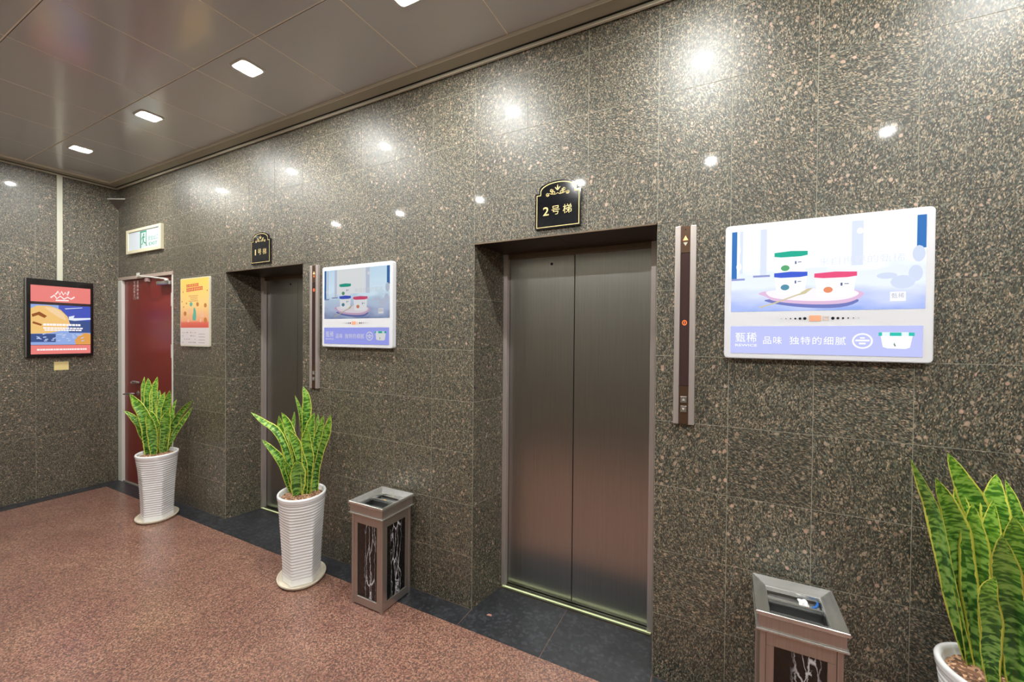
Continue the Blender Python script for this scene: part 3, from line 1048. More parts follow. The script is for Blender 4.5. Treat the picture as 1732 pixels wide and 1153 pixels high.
for u, v, r in ((0.33, 0.48, 0.022), (0.74, 0.53, 0.028), (0.28, 0.62, 0.016), (0.70, 0.62, 0.016)):
    x, z = P2(u, v)
    bm = PR([(x - r, z - r), (x + r, z - r), (x + r * 0.4, z + r), (x - r * 0.5, z + r * 0.8)], 'y', yp - 0.0006, yp)
    link_mesh('pale_figure', bm, mat('poster_peach', (236, 190, 160), 0.4), t, off)
bm = bmesh.new()
for r in range(4):
    for c in range(7):
        x, z = P2(0.08 + c * 0.07 + rs.uniform(-0.01, 0.01), 0.80 + r * 0.048)
        if rs.random() < 0.85:
            box(bm, x, x + rs.uniform(0.008, 0.02), yp - 0.0005, yp, z - 0.003, z + rs.uniform(0.001, 0.006))
    x, z = P2(0.64, 0.82 + r * 0.042)
    box(bm, x, x + 0.10, yp - 0.0005, yp, z - 0.0015, z + 0.0015)
link_mesh('small_print', bm, mat('print_grey', (128, 116, 130), 0.5), t, off)

# ================================================================== WALL SCREENS
M_PIC = gradient_emit('screen_background', 2, [(0.0, srgb(150, 172, 232)), (0.14, srgb(196, 206, 246)), (0.3, srgb(228, 236, 255)), (0.48, srgb(226, 234, 252)), (0.55, srgb(246, 252, 255)), (1.0, srgb(240, 250, 255))],
                      1 / 0.34, 0.0, 1.15, noise=(6.0, 0.35, (1.0, 1.0, 3.0)))
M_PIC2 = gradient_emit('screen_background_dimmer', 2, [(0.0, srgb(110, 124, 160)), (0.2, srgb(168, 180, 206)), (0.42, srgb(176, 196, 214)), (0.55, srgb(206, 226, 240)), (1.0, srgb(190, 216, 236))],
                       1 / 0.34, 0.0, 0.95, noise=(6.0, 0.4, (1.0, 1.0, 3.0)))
M_LAV = emis('lavender_panel', (196, 202, 252), 1.0)
M_LAV2 = emis('violet_panel', (146, 152, 226), 1.0)
def wall_screen(x0, label, bright):
    w, z0, z1 = 0.666, 1.516, 2.080
    t = thing('advertising_screen', label, 'screen', (x0 + w / 2, 0, z0), 'wall-mounted advertising screens')
    off = Vector((-(x0 + w / 2), 0, -z0))
    bm = PR(rounded(x0, x0 + w, z0, z1, 0.016), 'y', -0.031, -0.0005)
    es = [e for e in bm.edges if all(abs(v.co.y + 0.031) < 1e-6 for v in e.verts)]
    bmesh.ops.bevel(bm, geom=es, offset=0.003, segments=2, affect='EDGES')
    link_mesh('housing', bm, M_TVFRAME, t, off)
    Y = -0.0314
    s0, s1, q0, q1 = x0 + 0.024, x0 + w - 0.024, 1.713, 2.053
    k = bright
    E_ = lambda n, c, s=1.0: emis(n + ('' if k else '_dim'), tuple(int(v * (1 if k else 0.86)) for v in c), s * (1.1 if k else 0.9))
    scr = link_mesh('screen', poly_bm([(0, 0), (s1 - s0, 0), (s1 - s0, q1 - q0), (0, q1 - q0)], Y), M_PIC if k else M_PIC2, t, Vector((s0, 0, q0)) + off)
    # everything below sits in the picture: u across, v up, metres from the picture's lower left corner
    def shape(name, col, polys, dy, s=1.0, nm=None):
        for p in polys:
            link_mesh(name, poly_bm(smooth_poly(p) if name.startswith('tray') else p, Y - dy), E_(nm or name, col, s), scr)
    R = lambda a, b, c, d: [(a, c), (b, c), (b, d), (a, d)]
    W_ = s1 - s0
    shape('window_light', (250, 254, 255), [R(0.13, 0.40, 0.17, 0.339)], 0.0003, 1.05)
    shape('blue_curtain', (52, 120, 196), [R(0.0005, 0.020, 0.14, 0.339), R(W_ - 0.026, W_ - 0.0005, 0.22, 0.339)], 0.0004, 0.9)
    shape('pale_curtain', (222, 231, 252), [R(0.105, 0.128, 0.15, 0.339), R(0.405, 0.44, 0.17, 0.339), R(0.030, 0.042, 0.16, 0.339)], 0.0004, 0.95)
    shape('light_spots', (250, 250, 255), [oval(0.028, 0.19, 0.010, 0.016, 12), oval(0.43, 0.30, 0.010, 0.012, 12), oval(0.028, 0.26, 0.005, 0.02, 12)], 0.0006)
    shape('table_edge', (150, 160, 214), [R(0.0005, 0.05, 0.132, 0.140), R(0.08, 0.14, 0.142, 0.150)], 0.0005, 0.9)
    shape('flower', (218, 229, 252), [oval(0.555, 0.10, 0.035, 0.025, 12), oval(0.59, 0.13, 0.02, 0.03, 12), oval(0.51, 0.125, 0.03, 0.012, 12), oval(W_ - 0.02, 0.20, 0.018, 0.03, 12)], 0.0005, 0.9)
    shape('tray_shadow', (118, 128, 196), [[(0.10, 0.052), (0.16, 0.028), (0.27, 0.010), (0.39, 0.008), (0.45, 0.045), (0.30, 0.05)]], 0.0006, 0.9)
    shape('tray', (226, 190, 222), [[(0.092, 0.074), (0.127, 0.062), (0.150, 0.040), (0.27, 0.024), (0.385, 0.023), (0.435, 0.045), (0.450, 0.066), (0.40, 0.082), (0.25, 0.09), (0.13, 0.085)]], 0.0008, 0.95)
    shape('tray_top', (250, 240, 252), [[(0.125, 0.075), (0.150, 0.052), (0.27, 0.037), (0.385, 0.037), (0.440, 0.062), (0.40, 0.082), (0.25, 0.09), (0.13, 0.085)]], 0.0010, 1.0)
    def cup(cx, zb, zt, wd, lidc, nm, spotc):
        shape('ice_cream_cup', (250, 252, 255), [[(cx - wd * 0.44, zb), (cx - wd * 0.3, zb - 0.006), (cx + wd * 0.3, zb - 0.006), (cx + wd * 0.44, zb), (cx + wd * 0.5, zt), (cx - wd * 0.5, zt)]], 0.0013, 1.05)
        shape('cup_lid', lidc, [[(cx - wd * 0.52, zt), (cx - wd * 0.3, zt - 0.004), (cx + wd * 0.3, zt - 0.004), (cx + wd * 0.52, zt), (cx + wd * 0.52, zt + 0.016), (cx, zt + 0.020), (cx - wd * 0.52, zt + 0.016)]], 0.0016, 0.95, nm)
        shape('cup_motif', spotc, [oval(cx - wd * 0.17, zb + 0.022, 0.015, 0.012, 14)], 0.0018, 0.9, nm + '_motif')
        shape('cup_lettering', (96, 106, 150), [R(cx + wd * 0.13, cx + wd * 0.18, zb + 0.036, zb + 0.048), R(cx + wd * 0.22, cx + wd * 0.33, zb + 0.042, zb + 0.045)], 0.0018, 0.9)
    cup(0.211, 0.074, 0.139, 0.108, (64, 96, 214), 'blue_lid', (90, 150, 176))
    cup(0.211, 0.152, 0.222, 0.108, (30, 176, 150), 'green_lid', (96, 176, 120))
    cup(0.356, 0.058, 0.130, 0.128, (236, 84, 130), 'pink_lid', (240, 150, 110))
    bm = bmesh.new()
    ribbon(bm, [(0.104, 0.016), (0.16, 0.034), (0.215, 0.056), (0.245, 0.068)], 0.0055, Y - 0.0021)
    poly_bm([(0.240, 0.062), (0.262, 0.068), (0.286, 0.090), (0.268, 0.088), (0.246, 0.074)], Y - 0.0021, bm=bm)
    link_mesh('wooden_spoon', bm, E_('wooden_spoon', (206, 196, 160)), scr)
    bm = text_bm('来自世界的甄稀', 0.303, 0.560, 0.176, 0.206, Y - 0.0012, bold=0.0)
    link_mesh('lettering', bm, E_('headline', (224, 228, 242) if k else (232, 240, 250)), scr)
    shape('corner_mark', (252, 252, 255), [R(0.520, 0.564, 0.030, 0.064)], 0.0011)
    bm = text_bm('甄稀', 0.524, 0.560, 0.040, 0.060, Y - 0.0014)
    link_mesh('lettering', bm, E_('corner_text', (170, 176, 190)), scr)
    # dots and label between screen and banner
    bm = bmesh.new()
    for i, r in enumerate((0.0012, 0.0018, 0.0026, 0.0036, 0.0046, 0.0056)):
        prism(bm, oval(x0 + 0.206 + i * 0.0158, 1.682, r, r, 12), 'y', Y - 0.0006, Y)
        prism(bm, oval(x0 + 0.454 - i * 0.0158, 1.682, r, r, 12), 'y', Y - 0.0006, Y)
    link_mesh('dot_row', bm, mat('dot_black', (20, 22, 34), 0.3), t, off)
    link_mesh('orange_label', PR(rounded(x0 + 0.299, x0 + 0.338, 1.671, 1.694, 0.003), 'y', Y - 0.0006, Y), mat('label_orange', (240, 176, 140), 0.4), t, off)
    bm = bmesh.new()
    for zz in (1.687, 1.677):
        for i in range(3):
            box(bm, x0 + 0.343 + i * 0.007, x0 + 0.348 + i * 0.007, Y - 0.0006, Y, zz - 0.003, zz + 0.003)
    link_mesh('label_print', bm, mat('label_orange_pale', (226, 200, 184), 0.4), t, off)
    # banner
    ban = link_mesh('banner', PR([(x0 + 0.024, 1.538), (x0 + 0.637, 1.538), (x0 + 0.637, 1.652), (x0 + 0.024, 1.652)], 'y', Y - 0.0006, Y), M_LAV if k else M_LAV2, t, off)
    wm = E_('banner_white', (255, 255, 255))
    yb_ = Y - 0.0010
    for body, a, b, c, d, bo in (('甄稀', 0.043, 0.120, 1.585, 1.626, 0.0), ('REWICE', 0.042, 0.122, 1.567, 1.577, 0.01), ('品味', 0.144, 0.209, 1.578, 1.610, 0.0),
                                 ('独特的细腻', 0.235, 0.416, 1.578, 1.610, 0.0)):
        link_mesh('lettering', text_bm(body, x0 + a, x0 + b, c, d, yb_, bold=bo, spacing=1.15 if len(body) != 6 else 1.0), wm, ban)
    bm = bmesh.new()
    cx, cz = x0 + 0.466, 1.5945
    v1 = [bm.verts.new((p[0], yb_, p[1])) for p in oval(cx, cz, 0.031, 0.0295, 28)]
    v2 = [bm.verts.new((p[0], yb_, p[1])) for p in oval(cx, cz, 0.0255, 0.024, 28)]
    for i in range(28):
        bm.faces.new((v1[i], v1[(i + 1) % 28], v2[(i + 1) % 28], v2[i]))
    for a in (R(cx - 0.021, cx + 0.021, cz - 0.0015, cz + 0.005), R(cx - 0.007, cx + 0.007, cz + 0.009, cz + 0.014), R(cx - 0.010, cx + 0.010, cz - 0.013, cz - 0.0065)):
        poly_bm(a, yb_, bm=bm)
    link_mesh('round_seal', bm, wm, ban)
    tub = link_mesh('ice_cream_tub', poly_bm([(x0 + 0.519, 1.615), (x0 + 0.526, 1.573), (x0 + 0.540, 1.568), (x0 + 0.590, 1.567), (x0 + 0.602, 1.572), (x0 + 0.609, 1.615)], yb_), wm, ban)
    for a, b in ((0.513, 0.523), (0.545, 0.578), (0.598, 0.614)):
        link_mesh('lid_stripe', poly_bm(R(x0 + a, x0 + b, 1.614, 1.627), yb_ - 0.0004), E_('tub_green', (52, 190, 176)), ban)
    link_mesh('tub_lid', poly_bm(R(x0 + 0.523, x0 + 0.598, 1.614, 1.628), yb_ - 0.0003), E_('tub_white_green', (226, 252, 246)), ban)
    bm = poly_bm([(x0 + 0.556, 1.582), (x0 + 0.560, 1.574), (x0 + 0.563, 1.578), (x0 + 0.558, 1.590)], yb_ - 0.0004)
    link_mesh('tub_motif', bm, E_('tub_motif', (110, 140, 130)), ban)
    return t
wall_screen(0.0, 'large bright white-framed advertising screen on the near right wall', True)
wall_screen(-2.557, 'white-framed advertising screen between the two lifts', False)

# ================================================================== LEFT WALL: conduit, light box, card, corner bracket
tag(link_mesh('cable_trunking', B(XL + 0.0005, XL + 0.018, -0.466, -0.426, 2.114, ZC, bev=0.003), mat('trunking_white', (206, 206, 188), 0.45)),
    'white vertical cable trunking running up the granite wall above the lit menu box', 'cable trunking')
t = thing('light_box', 'black-framed lit burger advertising box on the left wall', 'light box', (XL, -0.44, 1.366))
off = Vector((-XL, 0.44, -1.366))
XW = XL + 0.045
bm = bmesh.new()
y0, y1, z0, z1 = -0.674, -0.213, 1.366, 2.112
for a in ((y0, y1, z0, z0 + 0.022), (y0, y1, z1 - 0.06, z1), (y0, y0 + 0.026, z0 + 0.022, z1 - 0.06), (y1 - 0.020, y1, z0 + 0.022, z1 - 0.06)):
    box(bm, XL + 0.0005, XW, a[0], a[1], a[2], a[3])
link_mesh('frame', bm, mat('frame_black', (26, 24, 26), 0.15, coat=0.5), t, off)
link_mesh('outer_edge', B(XL + 0.0005, XL + 0.040, y0 - 0.006, y0 - 0.0002, z0, z1), mat('edge_grey', (120, 120, 116), 0.4, 0.5), t, off)
XS = XW - 0.010
E1m = lambda n, c, s=0.95: emis(n, c, s)
def yp2(u, v):
    return (y0 + 0.026 + u * (y1 - y0 - 0.046), z0 + 0.022 + (1 - v) * (z1 - z0 - 0.082))
def lbshape(name, col, polys, d, s=0.95):
    for p in polys:
        link_mesh(name, poly_bm([yp2(*q) for q in p], XS + d, 'x'), E1m('box_' + name, col, s), t, off)
Rv = lambda a, b, c, d: [(a, c), (b, c), (b, d), (a, d)]
link_mesh('lit_face', B(XL + 0.001, XS, y0 + 0.027, y1 - 0.021, z0 + 0.023, z1 - 0.061), mat('box_dark', (60, 50, 52), 0.2), t, off)
lbshape('red_heading', (240, 132, 126), [Rv(0, 1, 0.0, 0.235)], 0.0005)
lbshape('picture', (150, 176, 232), [Rv(0, 1, 0.275, 0.86)], 0.0005)
lbshape('sky', (72, 88, 190), [Rv(0.45, 1, 0.275, 0.50)], 0.0008)
lbshape('sea', (66, 90, 150), [Rv(0.62, 1, 0.50, 0.68), Rv(0, 0.4, 0.70, 0.82)], 0.0008, 0.85)
lbshape('bun', (246, 200, 124), [[(0, 0.34), (0.10, 0.295), (0.30, 0.29), (0.48, 0.34), (0.60, 0.44), (0.64, 0.55), (0.55, 0.64), (0.30, 0.69), (0, 0.70)]], 0.0011)
lbshape('bun_highlight', (250, 214, 166), [[(0.22, 0.31), (0.40, 0.32), (0.54, 0.41), (0.58, 0.50), (0.46, 0.46), (0.30, 0.37)]], 0.0014)
lbshape('bacon', (164, 92, 44), [[(0.02, 0.42), (0.14, 0.38), (0.26, 0.44), (0.22, 0.47), (0.12, 0.43), (0.03, 0.46)], [(0.04, 0.52), (0.18, 0.56), (0.17, 0.585), (0.03, 0.55)]], 0.0014, 0.8)
lbshape('small_burger', (232, 164, 84), [[(0.72, 0.80), (0.80, 0.71), (0.92, 0.68), (1.0, 0.70), (1.0, 0.86), (0.74, 0.86)]], 0.0011)
lbshape('splash', (236, 242, 252), [[(0.62, 0.44), (0.72, 0.42), (0.70, 0.46), (1.0, 0.45), (1.0, 0.475), (0.72, 0.50), (0.62, 0.49)], [(0.55, 0.32), (0.85, 0.295), (0.86, 0.302), (0.56, 0.33)]], 0.0016)
bm = bmesh.new()
rs = random.Random(9)
for v, u0, u1, h_ in ((0.565, 0.20, 0.84, 0.030), (0.615, 0.20, 0.84, 0.022), (0.645, 0.22, 0.82, 0.020)):
    u = u0
    while u < u1 - 0.02:
        du = rs.uniform(0.04, 0.07)
        poly_bm([yp2(*q) for q in Rv(u, u + du * 0.86, v - h_ / 2, v + h_ / 2)], XS + 0.0020, 'x', bm)
        u += du
link_mesh('slogan', bm, E1m('box_slogan', (255, 250, 250), 1.0), t, off)
bm = bmesh.new()
for k in range(26):
    u, v = rs.uniform(0.02, 0.84), rs.uniform(0.70, 0.80)
    a = rs.uniform(-0.05, 0.05)
    poly_bm([yp2(*q) for q in [(u, v), (u + 0.05, v + a * 0.3), (u + 0.055, v + a * 0.3 + 0.012), (u + 0.005, v + 0.014)]], XS + 0.0018, 'x', bm)
link_mesh('white_scribble', bm, E1m('box_scribble', (190, 204, 240), 0.95), t, off)
lbshape('red_footer', (240, 132, 126), [Rv(0, 1, 0.865, 0.995)], 0.0005)
bm = bmesh.new()
u = 0.10
while u < 0.92:
    du = rs.uniform(0.03, 0.06)
    poly_bm([yp2(*q) for q in Rv(u, u + du * 0.85, 0.918, 0.943)], XS + 0.0010, 'x', bm)
    u += du
link_mesh('footer_print', bm, E1m('box_print', (255, 240, 238), 1.0), t, off)
bm = bmesh.new()
for pts in ([(0.40, 0.12), (0.44, 0.07), (0.47, 0.12), (0.50, 0.07), (0.53, 0.12), (0.56, 0.08), (0.60, 0.12), (0.62, 0.06)],
            [(0.32, 0.17), (0.38, 0.13), (0.42, 0.18), (0.48, 0.14), (0.54, 0.18), (0.60, 0.15), (0.66, 0.175), (0.72, 0.14)], [(0.40, 0.205), (0.62, 0.20)]):
    ribbon(bm, [yp2(*q) for q in pts], 0.012, XS + 0.0010, 'x')
link_mesh('script_lettering', bm, E1m('box_print', (255, 240, 238), 1.0), t, off)

tag(link_mesh('notice_card', B(XL + 0.0005, XL + 0.0035, -0.486, -0.383, 1.228, 1.312, bev=0.001), mat('card_yellow', (232, 214, 150), 0.5)),
    'small plain pale yellow card on the granite under the light box', 'card')
t = thing('corner_bracket', 'small white-edged corner bracket high in the wall corner near the ceiling', 'bracket', (XL, 0, 2.93))
off = Vector((-XL, 0, -2.93))
bm = bmesh.new()
prism(bm, [(XL + 0.001, -0.001), (XL + 0.001, -0.088), (XL + 0.17, -0.001)], 'z', 3.024, 3.034)
link_mesh('shelf_plate', bm, M_WHITEPAINT, t, off)
bm = bmesh.new()
a = bm.verts.new((XL + 0.001, -0.001, 2.93)); b = bm.verts.new((XL + 0.001, -0.001, 3.0235))
c = bm.verts.new((XL + 0.001, -0.078, 3.0235)); d = bm.verts.new((XL + 0.15, -0.001, 3.0235))
for f in ((a, c, b), (a, b, d), (a, d, c), (b, c, d)):
    bm.faces.new(f)
link_mesh('bracket_body', bm, mat('bracket_grey', (84, 76, 68), 0.5), t, off)

# ================================================================== POTTED PLANTS
POT_ROT, POT_AX, POT_AY, POT_H = 0.90, 0.145, 0.170, 0.552
DISH = 0.010
def pot_mesh():
    bm = bmesh.new()
    N, K = 84, 232
    face_dir = -0.62 - POT_ROT      # direction of one flat, in the pot's own turned frame
    def R_(th, t):
        k = ((th - face_dir + PI / 6) % (PI / 3)) - PI / 6
        hexr = math.cos(PI / 6) / math.cos(k)
        hexr = min(hexr, 0.975) / 0.95
        s = min(max((t - 0.55) / 0.42, 0), 1)
        s = s * s * (3 - 2 * s)
        return hexr * (1 - s) + s
    prof = []
    prof.append((0.0, 0.0, 0.70))
    for i in range(K + 1):
        t = i / K
        g = 0.765 + 0.235 * t ** 1.7
        rib = 0.0
        if 0.05 < t < 0.955:
            rib = -0.020 * (0.5 + 0.5 * math.cos(t * 29 * 2 * PI)) ** 3
        if t > 0.965:
            g += 0.012
        prof.append((t * POT_H, t, g + rib))
    rings = []
    for z, t, g in prof:
        ring = []
        for n in range(N):
            th = 2 * PI * n / N
            rr = R_(th, t) * g
            x, y = POT_AX * rr * math.cos(th), POT_AY * rr * math.sin(th)
            ring.append(bm.verts.new((x, y, z)))
        rings.append(ring)
    for sc, z in ((0.995, POT_H + 0.006), (0.955, POT_H + 0.009), (0.91, POT_H + 0.005), (0.885, POT_H - 0.004), (0.87, POT_H - 0.05)):
        rings.append([bm.verts.new((POT_AX * sc * math.cos(2 * PI * n / N), POT_AY * sc * math.sin(2 * PI * n / N), z)) for n in range(N)])
    for r0, r1 in zip(rings, rings[1:]):
        for n in range(N):
            bm.faces.new((r0[n], r0[(n + 1) % N], r1[(n + 1) % N], r1[n]))
    bm.faces.new(rings[0][::-1])
    bm.faces.new(rings[-1])
    bmesh.ops.rotate(bm, verts=bm.verts, matrix=Matrix.Rotation(POT_ROT, 3, 'Z'))
    return bm
SOILZ = DISH + POT_H - 0.022
def soil_bm():
    bm = bmesh.new()
    rs = random.Random(5)
    rings = []
    N = 48
    c = bm.verts.new((0, 0, SOILZ + 0.006))
    for j, f in enumerate((0.2, 0.4, 0.6, 0.78, 0.9)):
        rings.append([bm.verts.new((POT_AX * 0.95 * f * math.cos(2 * PI * n / N), POT_AY * 0.95 * f * math.sin(2 * PI * n / N), SOILZ + rs.uniform(-0.003, 0.005))) for n in range(N)])
    for n in range(N):
        bm.faces.new((c, rings[0][n], rings[0][(n + 1) % N]))
    for r0, r1 in zip(rings, rings[1:]):
        for n in range(N):
            bm.faces.new((r0[n], r0[(n + 1) % N], r1[(n + 1) % N], r1[n]))
    bmesh.ops.rotate(bm, verts=bm.verts, matrix=Matrix.Rotation(POT_ROT, 3, 'Z'))
    return bm
def spline(pts, n):
    """Catmull-Rom through pts -> n samples"""
    P = [pts[0] * 2 - pts[1]] + pts + [pts[-1] * 2 - pts[-2]]
    out = []
    m = len(pts) - 1
    for i in range(n):
        s = i / (n - 1) * m
        k = min(int(s), m - 1)
        u = s - k
        a, b, c, d = P[k], P[k + 1], P[k + 2], P[k + 3]
        out.append(0.5 * ((2 * b) + (c - a) * u + (2 * a - 5 * b + 4 * c - d) * u * u + (3 * b - a - 3 * c + d) * u ** 3))
    return out
def add_leaf(root, org, pix, wpx, lean, rs, broad=0.55):
    """pix: points from base to tip; the base is set into the soil, the blade leans towards or away from the room by `lean` metres"""
    bx, by = pix[0]
    d = ray(bx, by)
    base = CAM + d * ((SOILZ - CAM.z) / d.z)
    # keep the foot of the leaf inside the pot
    loc = Matrix.Rotation(-POT_ROT, 3, 'Z') @ Vector((base.x - org[0], base.y - org[1], 0))
    q = math.hypot(loc.x / POT_AX, loc.y / POT_AY)
    if q > 0.66:
        loc *= 0.66 / q
        w = Matrix.Rotation(POT_ROT, 3, 'Z') @ loc
        base = Vector((org[0] + w.x, org[1] + w.y, SOILZ))
    dist0 = (base - CAM).dot(_f)
    L = []
    n = len(pix)
    for i, (x, y) in enumerate(pix):
        if i == 0:
            L.append(Vector(base) - Vector((0, 0, 0.012)))
            continue
        s = i / (n - 1)
        L.append(CAM + ray(x, y) * (dist0 + lean * s ** 1.3))
    for p in L:
        p.y = min(p.y, -0.025)
    NS = 22
    S = spline(L, NS)
    wmax = wpx * dist0 / F_PX
    yaw = rs.uniform(-0.45, 0.45)
    bm = bmesh.new()
    uvl = bm.loops.layers.uv.new('UVMap')
    rows = []
    US = (-1, -0.72, -0.36, 0, 0.36, 0.72, 1)
    for i, p in enumerate(S):
        v = i / (NS - 1)
        t = (S[min(i + 1, NS - 1)] - S[max(i - 1, 0)]).normalized()
        view = (p - CAM).normalized()
        side = t.cross(view).normalized()
        side = Matrix.Rotation(yaw * (0.6 + 0.8 * v), 3, t) @ side
        nrm = side.cross(t).normalized()
        if v < broad:
            wv = 0.55 + 0.45 * math.sin(PI / 2 * v / broad)
        else:
            k = (v - broad) / (1 - broad)
            wv = max(math.cos(PI / 2 * k ** 1.25), 0.0) ** 0.8
        wv = max(wv, 0.03)
        wv *= 1 + 0.05 * math.sin(v * 21 + yaw * 9)
        hw = wmax / 2 * wv / math.cos(min(abs(yaw), 0.6))
        cup = hw * (0.75 * (1 - v) + 0.18)
        fr = [p + side * hw * u + nrm * cup * (u * u - 0.4) * -1 for u in US]
        bk = [q + nrm * 0.0022 * (1 - abs(u) * 0.8) for q, u in zip(fr, US)]
        rows.append(([bm.verts.new(q) for q in fr], [bm.verts.new(q) for q in bk[1:-1]], v))
    def quad(vs, uvs):
        try:
            f = bm.faces.new(vs)
        except ValueError:
            return
        f.smooth = True
        for lp, uv in zip(f.loops, uvs):
            lp[uvl].uv = uv
    nU = len(US)
    for (f0, b0, v0), (f1, b1, v1) in zip(rows, rows[1:]):
        B0 = [f0[0]] + b0 + [f0[-1]]
        B1 = [f1[0]] + b1 + [f1[-1]]
        for k in range(nU - 1):
            ua, ub = (US[k] + 1) / 2, (US[k + 1] + 1) / 2
            quad((f0[k], f0[k + 1], f1[k + 1], f1[k]), ((ua, v0), (ub, v0), (ub, v1), (ua, v1)))
            quad((B0[k + 1], B0[k], B1[k], B1[k + 1]), ((ub, v0), (ua, v0), (ua, v1), (ub, v1)))
    bmesh.ops.translate(bm, verts=bm.verts, vec=-Vector(org))
    me = bpy.data.meshes.new('leaf')
    bm.to_mesh(me)
    bm.free()
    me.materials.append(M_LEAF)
    o = bpy.data.objects.new('leaf', me)
    COL.objects.link(o)
    o.parent = root
    return o
def conv(offx, offy, sc, pts):
    return [(offx + x * sc, offy + y * sc) for x, y in pts][::-1]
# leaves: (tip ... base), width, lean
PL2 = [
    ([(455, 105), (500, 240), (520, 350), (530, 600), (540, 1000)], 42, 0.05),
    ([(450, 262), (440, 360), (428, 470), (450, 700), (490, 1000)], 38, 0.05),
    ([(325, 272), (390, 400), (430, 550), (470, 800), (490, 1040)], 95, 0.04),
    ([(300, 300), (325, 470), (395, 700), (440, 950), (455, 1050)], 80, 0.02),
    ([(680, 285), (672, 400), (650, 600), (620, 1000)], 34, 0.05),
    ([(25, 270), (150, 365), (270, 450), (360, 620), (420, 860), (460, 1050)], 66, 0.0),
    ([(535, 18), (568, 150), (565, 330), (560, 600), (560, 1010)], 84, 0.02),
    ([(645, 275), (610, 390), (600, 520), (600, 800), (595, 1030)], 86, 0.0),
    ([(735, 298), (700, 430), (655, 600), (610, 800), (590, 1060)], 70, -0.02),
    ([(130, 535), (225, 630), (310, 730), (365, 860), (405, 990), (430, 1050)], 74, -0.05),
    ([(340, 735), (390, 830), (430, 960), (450, 1050)], 60, -0.03),
    ([(570, 400), (568, 560), (585, 720), (575, 900), (570, 1070)], 108, -0.04),
    ([(375, 435), (450, 540), (505, 700), (545, 850), (545, 1075)], 84, -0.06),
    ([(802, 292), (772, 430), (720, 570), (672, 720), (652, 900), (650, 1040)], 96, -0.04),
    ([(470, 742), (482, 900), (475, 1085)], 138, -0.05),
]
PL1 = [
    ([(340, 50), (325, 200), (335, 400), (370, 700), (400, 1000)], 50, 0.05),
    ([(510, 50), (478, 190), (462, 330), (460, 600), (470, 1000)], 78, 0.04),
    ([(540, 225), (520, 330), (520, 600), (520, 1000)], 58, 0.05),
    ([(610, 250), (568, 350), (548, 480), (540, 700), (540, 1000)], 66, 0.04),
    ([(760, 345), (722, 440), (700, 600), (665, 800), (640, 1000)], 38, 0.04),
    ([(390, 70), (392, 200), (388, 400), (400, 700), (420, 1010)], 88, 0.02),
    ([(975, 355), (870, 450), (775, 570), (705, 720), (665, 850), (640, 1000)], 76, 0.0),
    ([(670, 230), (640, 370), (612, 500), (590, 700), (570, 1010)], 92, 0.0),
    ([(700, 470), (680, 640), (650, 800), (620, 1010)], 80, 0.02),
    ([(965, 448), (890, 560), (800, 690), (730, 800), (680, 910), (650, 1010)], 58, -0.04),
    ([(75, 495), (180, 570), (265, 680), (318, 830), (350, 1010)], 70, -0.03),
    ([(340, 480), (430, 560), (485, 700), (500, 850), (470, 1050)], 96, -0.02),
    ([(150, 275), (240, 400), (330, 540), (375, 700), (385, 880), (380, 1060)], 125, -0.05),
    ([(370, 520), (430, 700), (455, 880), (465, 1065)], 104, -0.06),
    ([(650, 480), (612, 660), (595, 850), (590, 1035)], 128, -0.05),
]
PL3 = [
    ([(700, 250), (690, 600), (640, 1120)], 110, 0.05),
    ([(500, 150), (545, 280), (590, 450), (620, 800), (620, 1100)], 60, 0.06),
    ([(215, 18), (285, 150), (352, 290), (400, 460), (430, 800), (450, 1080)], 118, 0.05),
    ([(250, 172), (285, 290), (300, 500), (350, 850), (390, 1060)], 84, 0.05),
    ([(30, 48), (100, 200), (150, 330), (200, 560), (265, 850), (330, 1060)], 72, -0.02),
    ([(155, 142), (230, 310), (275, 480), (310, 760), (350, 1080)], 112, 0.0),
    ([(455, 122), (448, 260), (462, 430), (480, 700), (500, 1090)], 122, 0.02),
    ([(760, 480), (720, 800), (660, 1140)], 110, 0.0),
    ([(338, 268), (348, 450), (352, 650), (370, 850), (395, 1090)], 130, -0.02),
    ([(540, 332), (552, 480), (562, 620), (590, 820), (580, 1130)], 140, -0.03),
    ([(440, 250), (430, 420), (425, 640), (440, 860), (470, 1120)], 100, -0.01),
    ([(640, 560), (622, 800), (610, 1160)], 96, -0.05),
    ([(450, 632), (412, 720), (430, 880), (425, 1020), (445, 1190)], 92, -0.05),
    ([(482, 425), (500, 560), (520, 720), (540, 920), (560, 1210)], 124, -0.06),
]
def plant(org, leaves, offx, offy, sc, label, seed):
    t = thing('potted_snake_plant', label, 'potted plant', (org[0], org[1], DISH), 'snake plants in white vases')
    link_mesh('pot', pot_mesh(), M_CER, t, smooth=False)
    p = t.children[0]
    for f in p.data.polygons:
        f.use_smooth = True
    link_mesh('soil', soil_bm(), M_SOIL, t, (0, 0, -DISH))
    rs = random.Random(seed)
    for pts, w, lean in leaves:
        o = add_leaf(t, (org[0], org[1], 0), conv(offx, offy, sc, pts), w * sc * (0.86 if leaves is PL3 else 1.0), lean, rs)
        o.location = (0, 0, -DISH)
    return t
plant((-2.464, -0.251), PL2, 420, 650, 150 / 865, 'snake plant in tall white ribbed vase, just left of the far bin', 2)
plant((-4.378, -0.256), PL1, 200, 630, 140 / 1076, 'snake plant in tall white ribbed vase in front of the red door', 4)
plant((0.790, -0.235), PL3, 1530, 760, 202 / 593, 'large snake plant cut off by the right edge, tall banded leaves', 6)
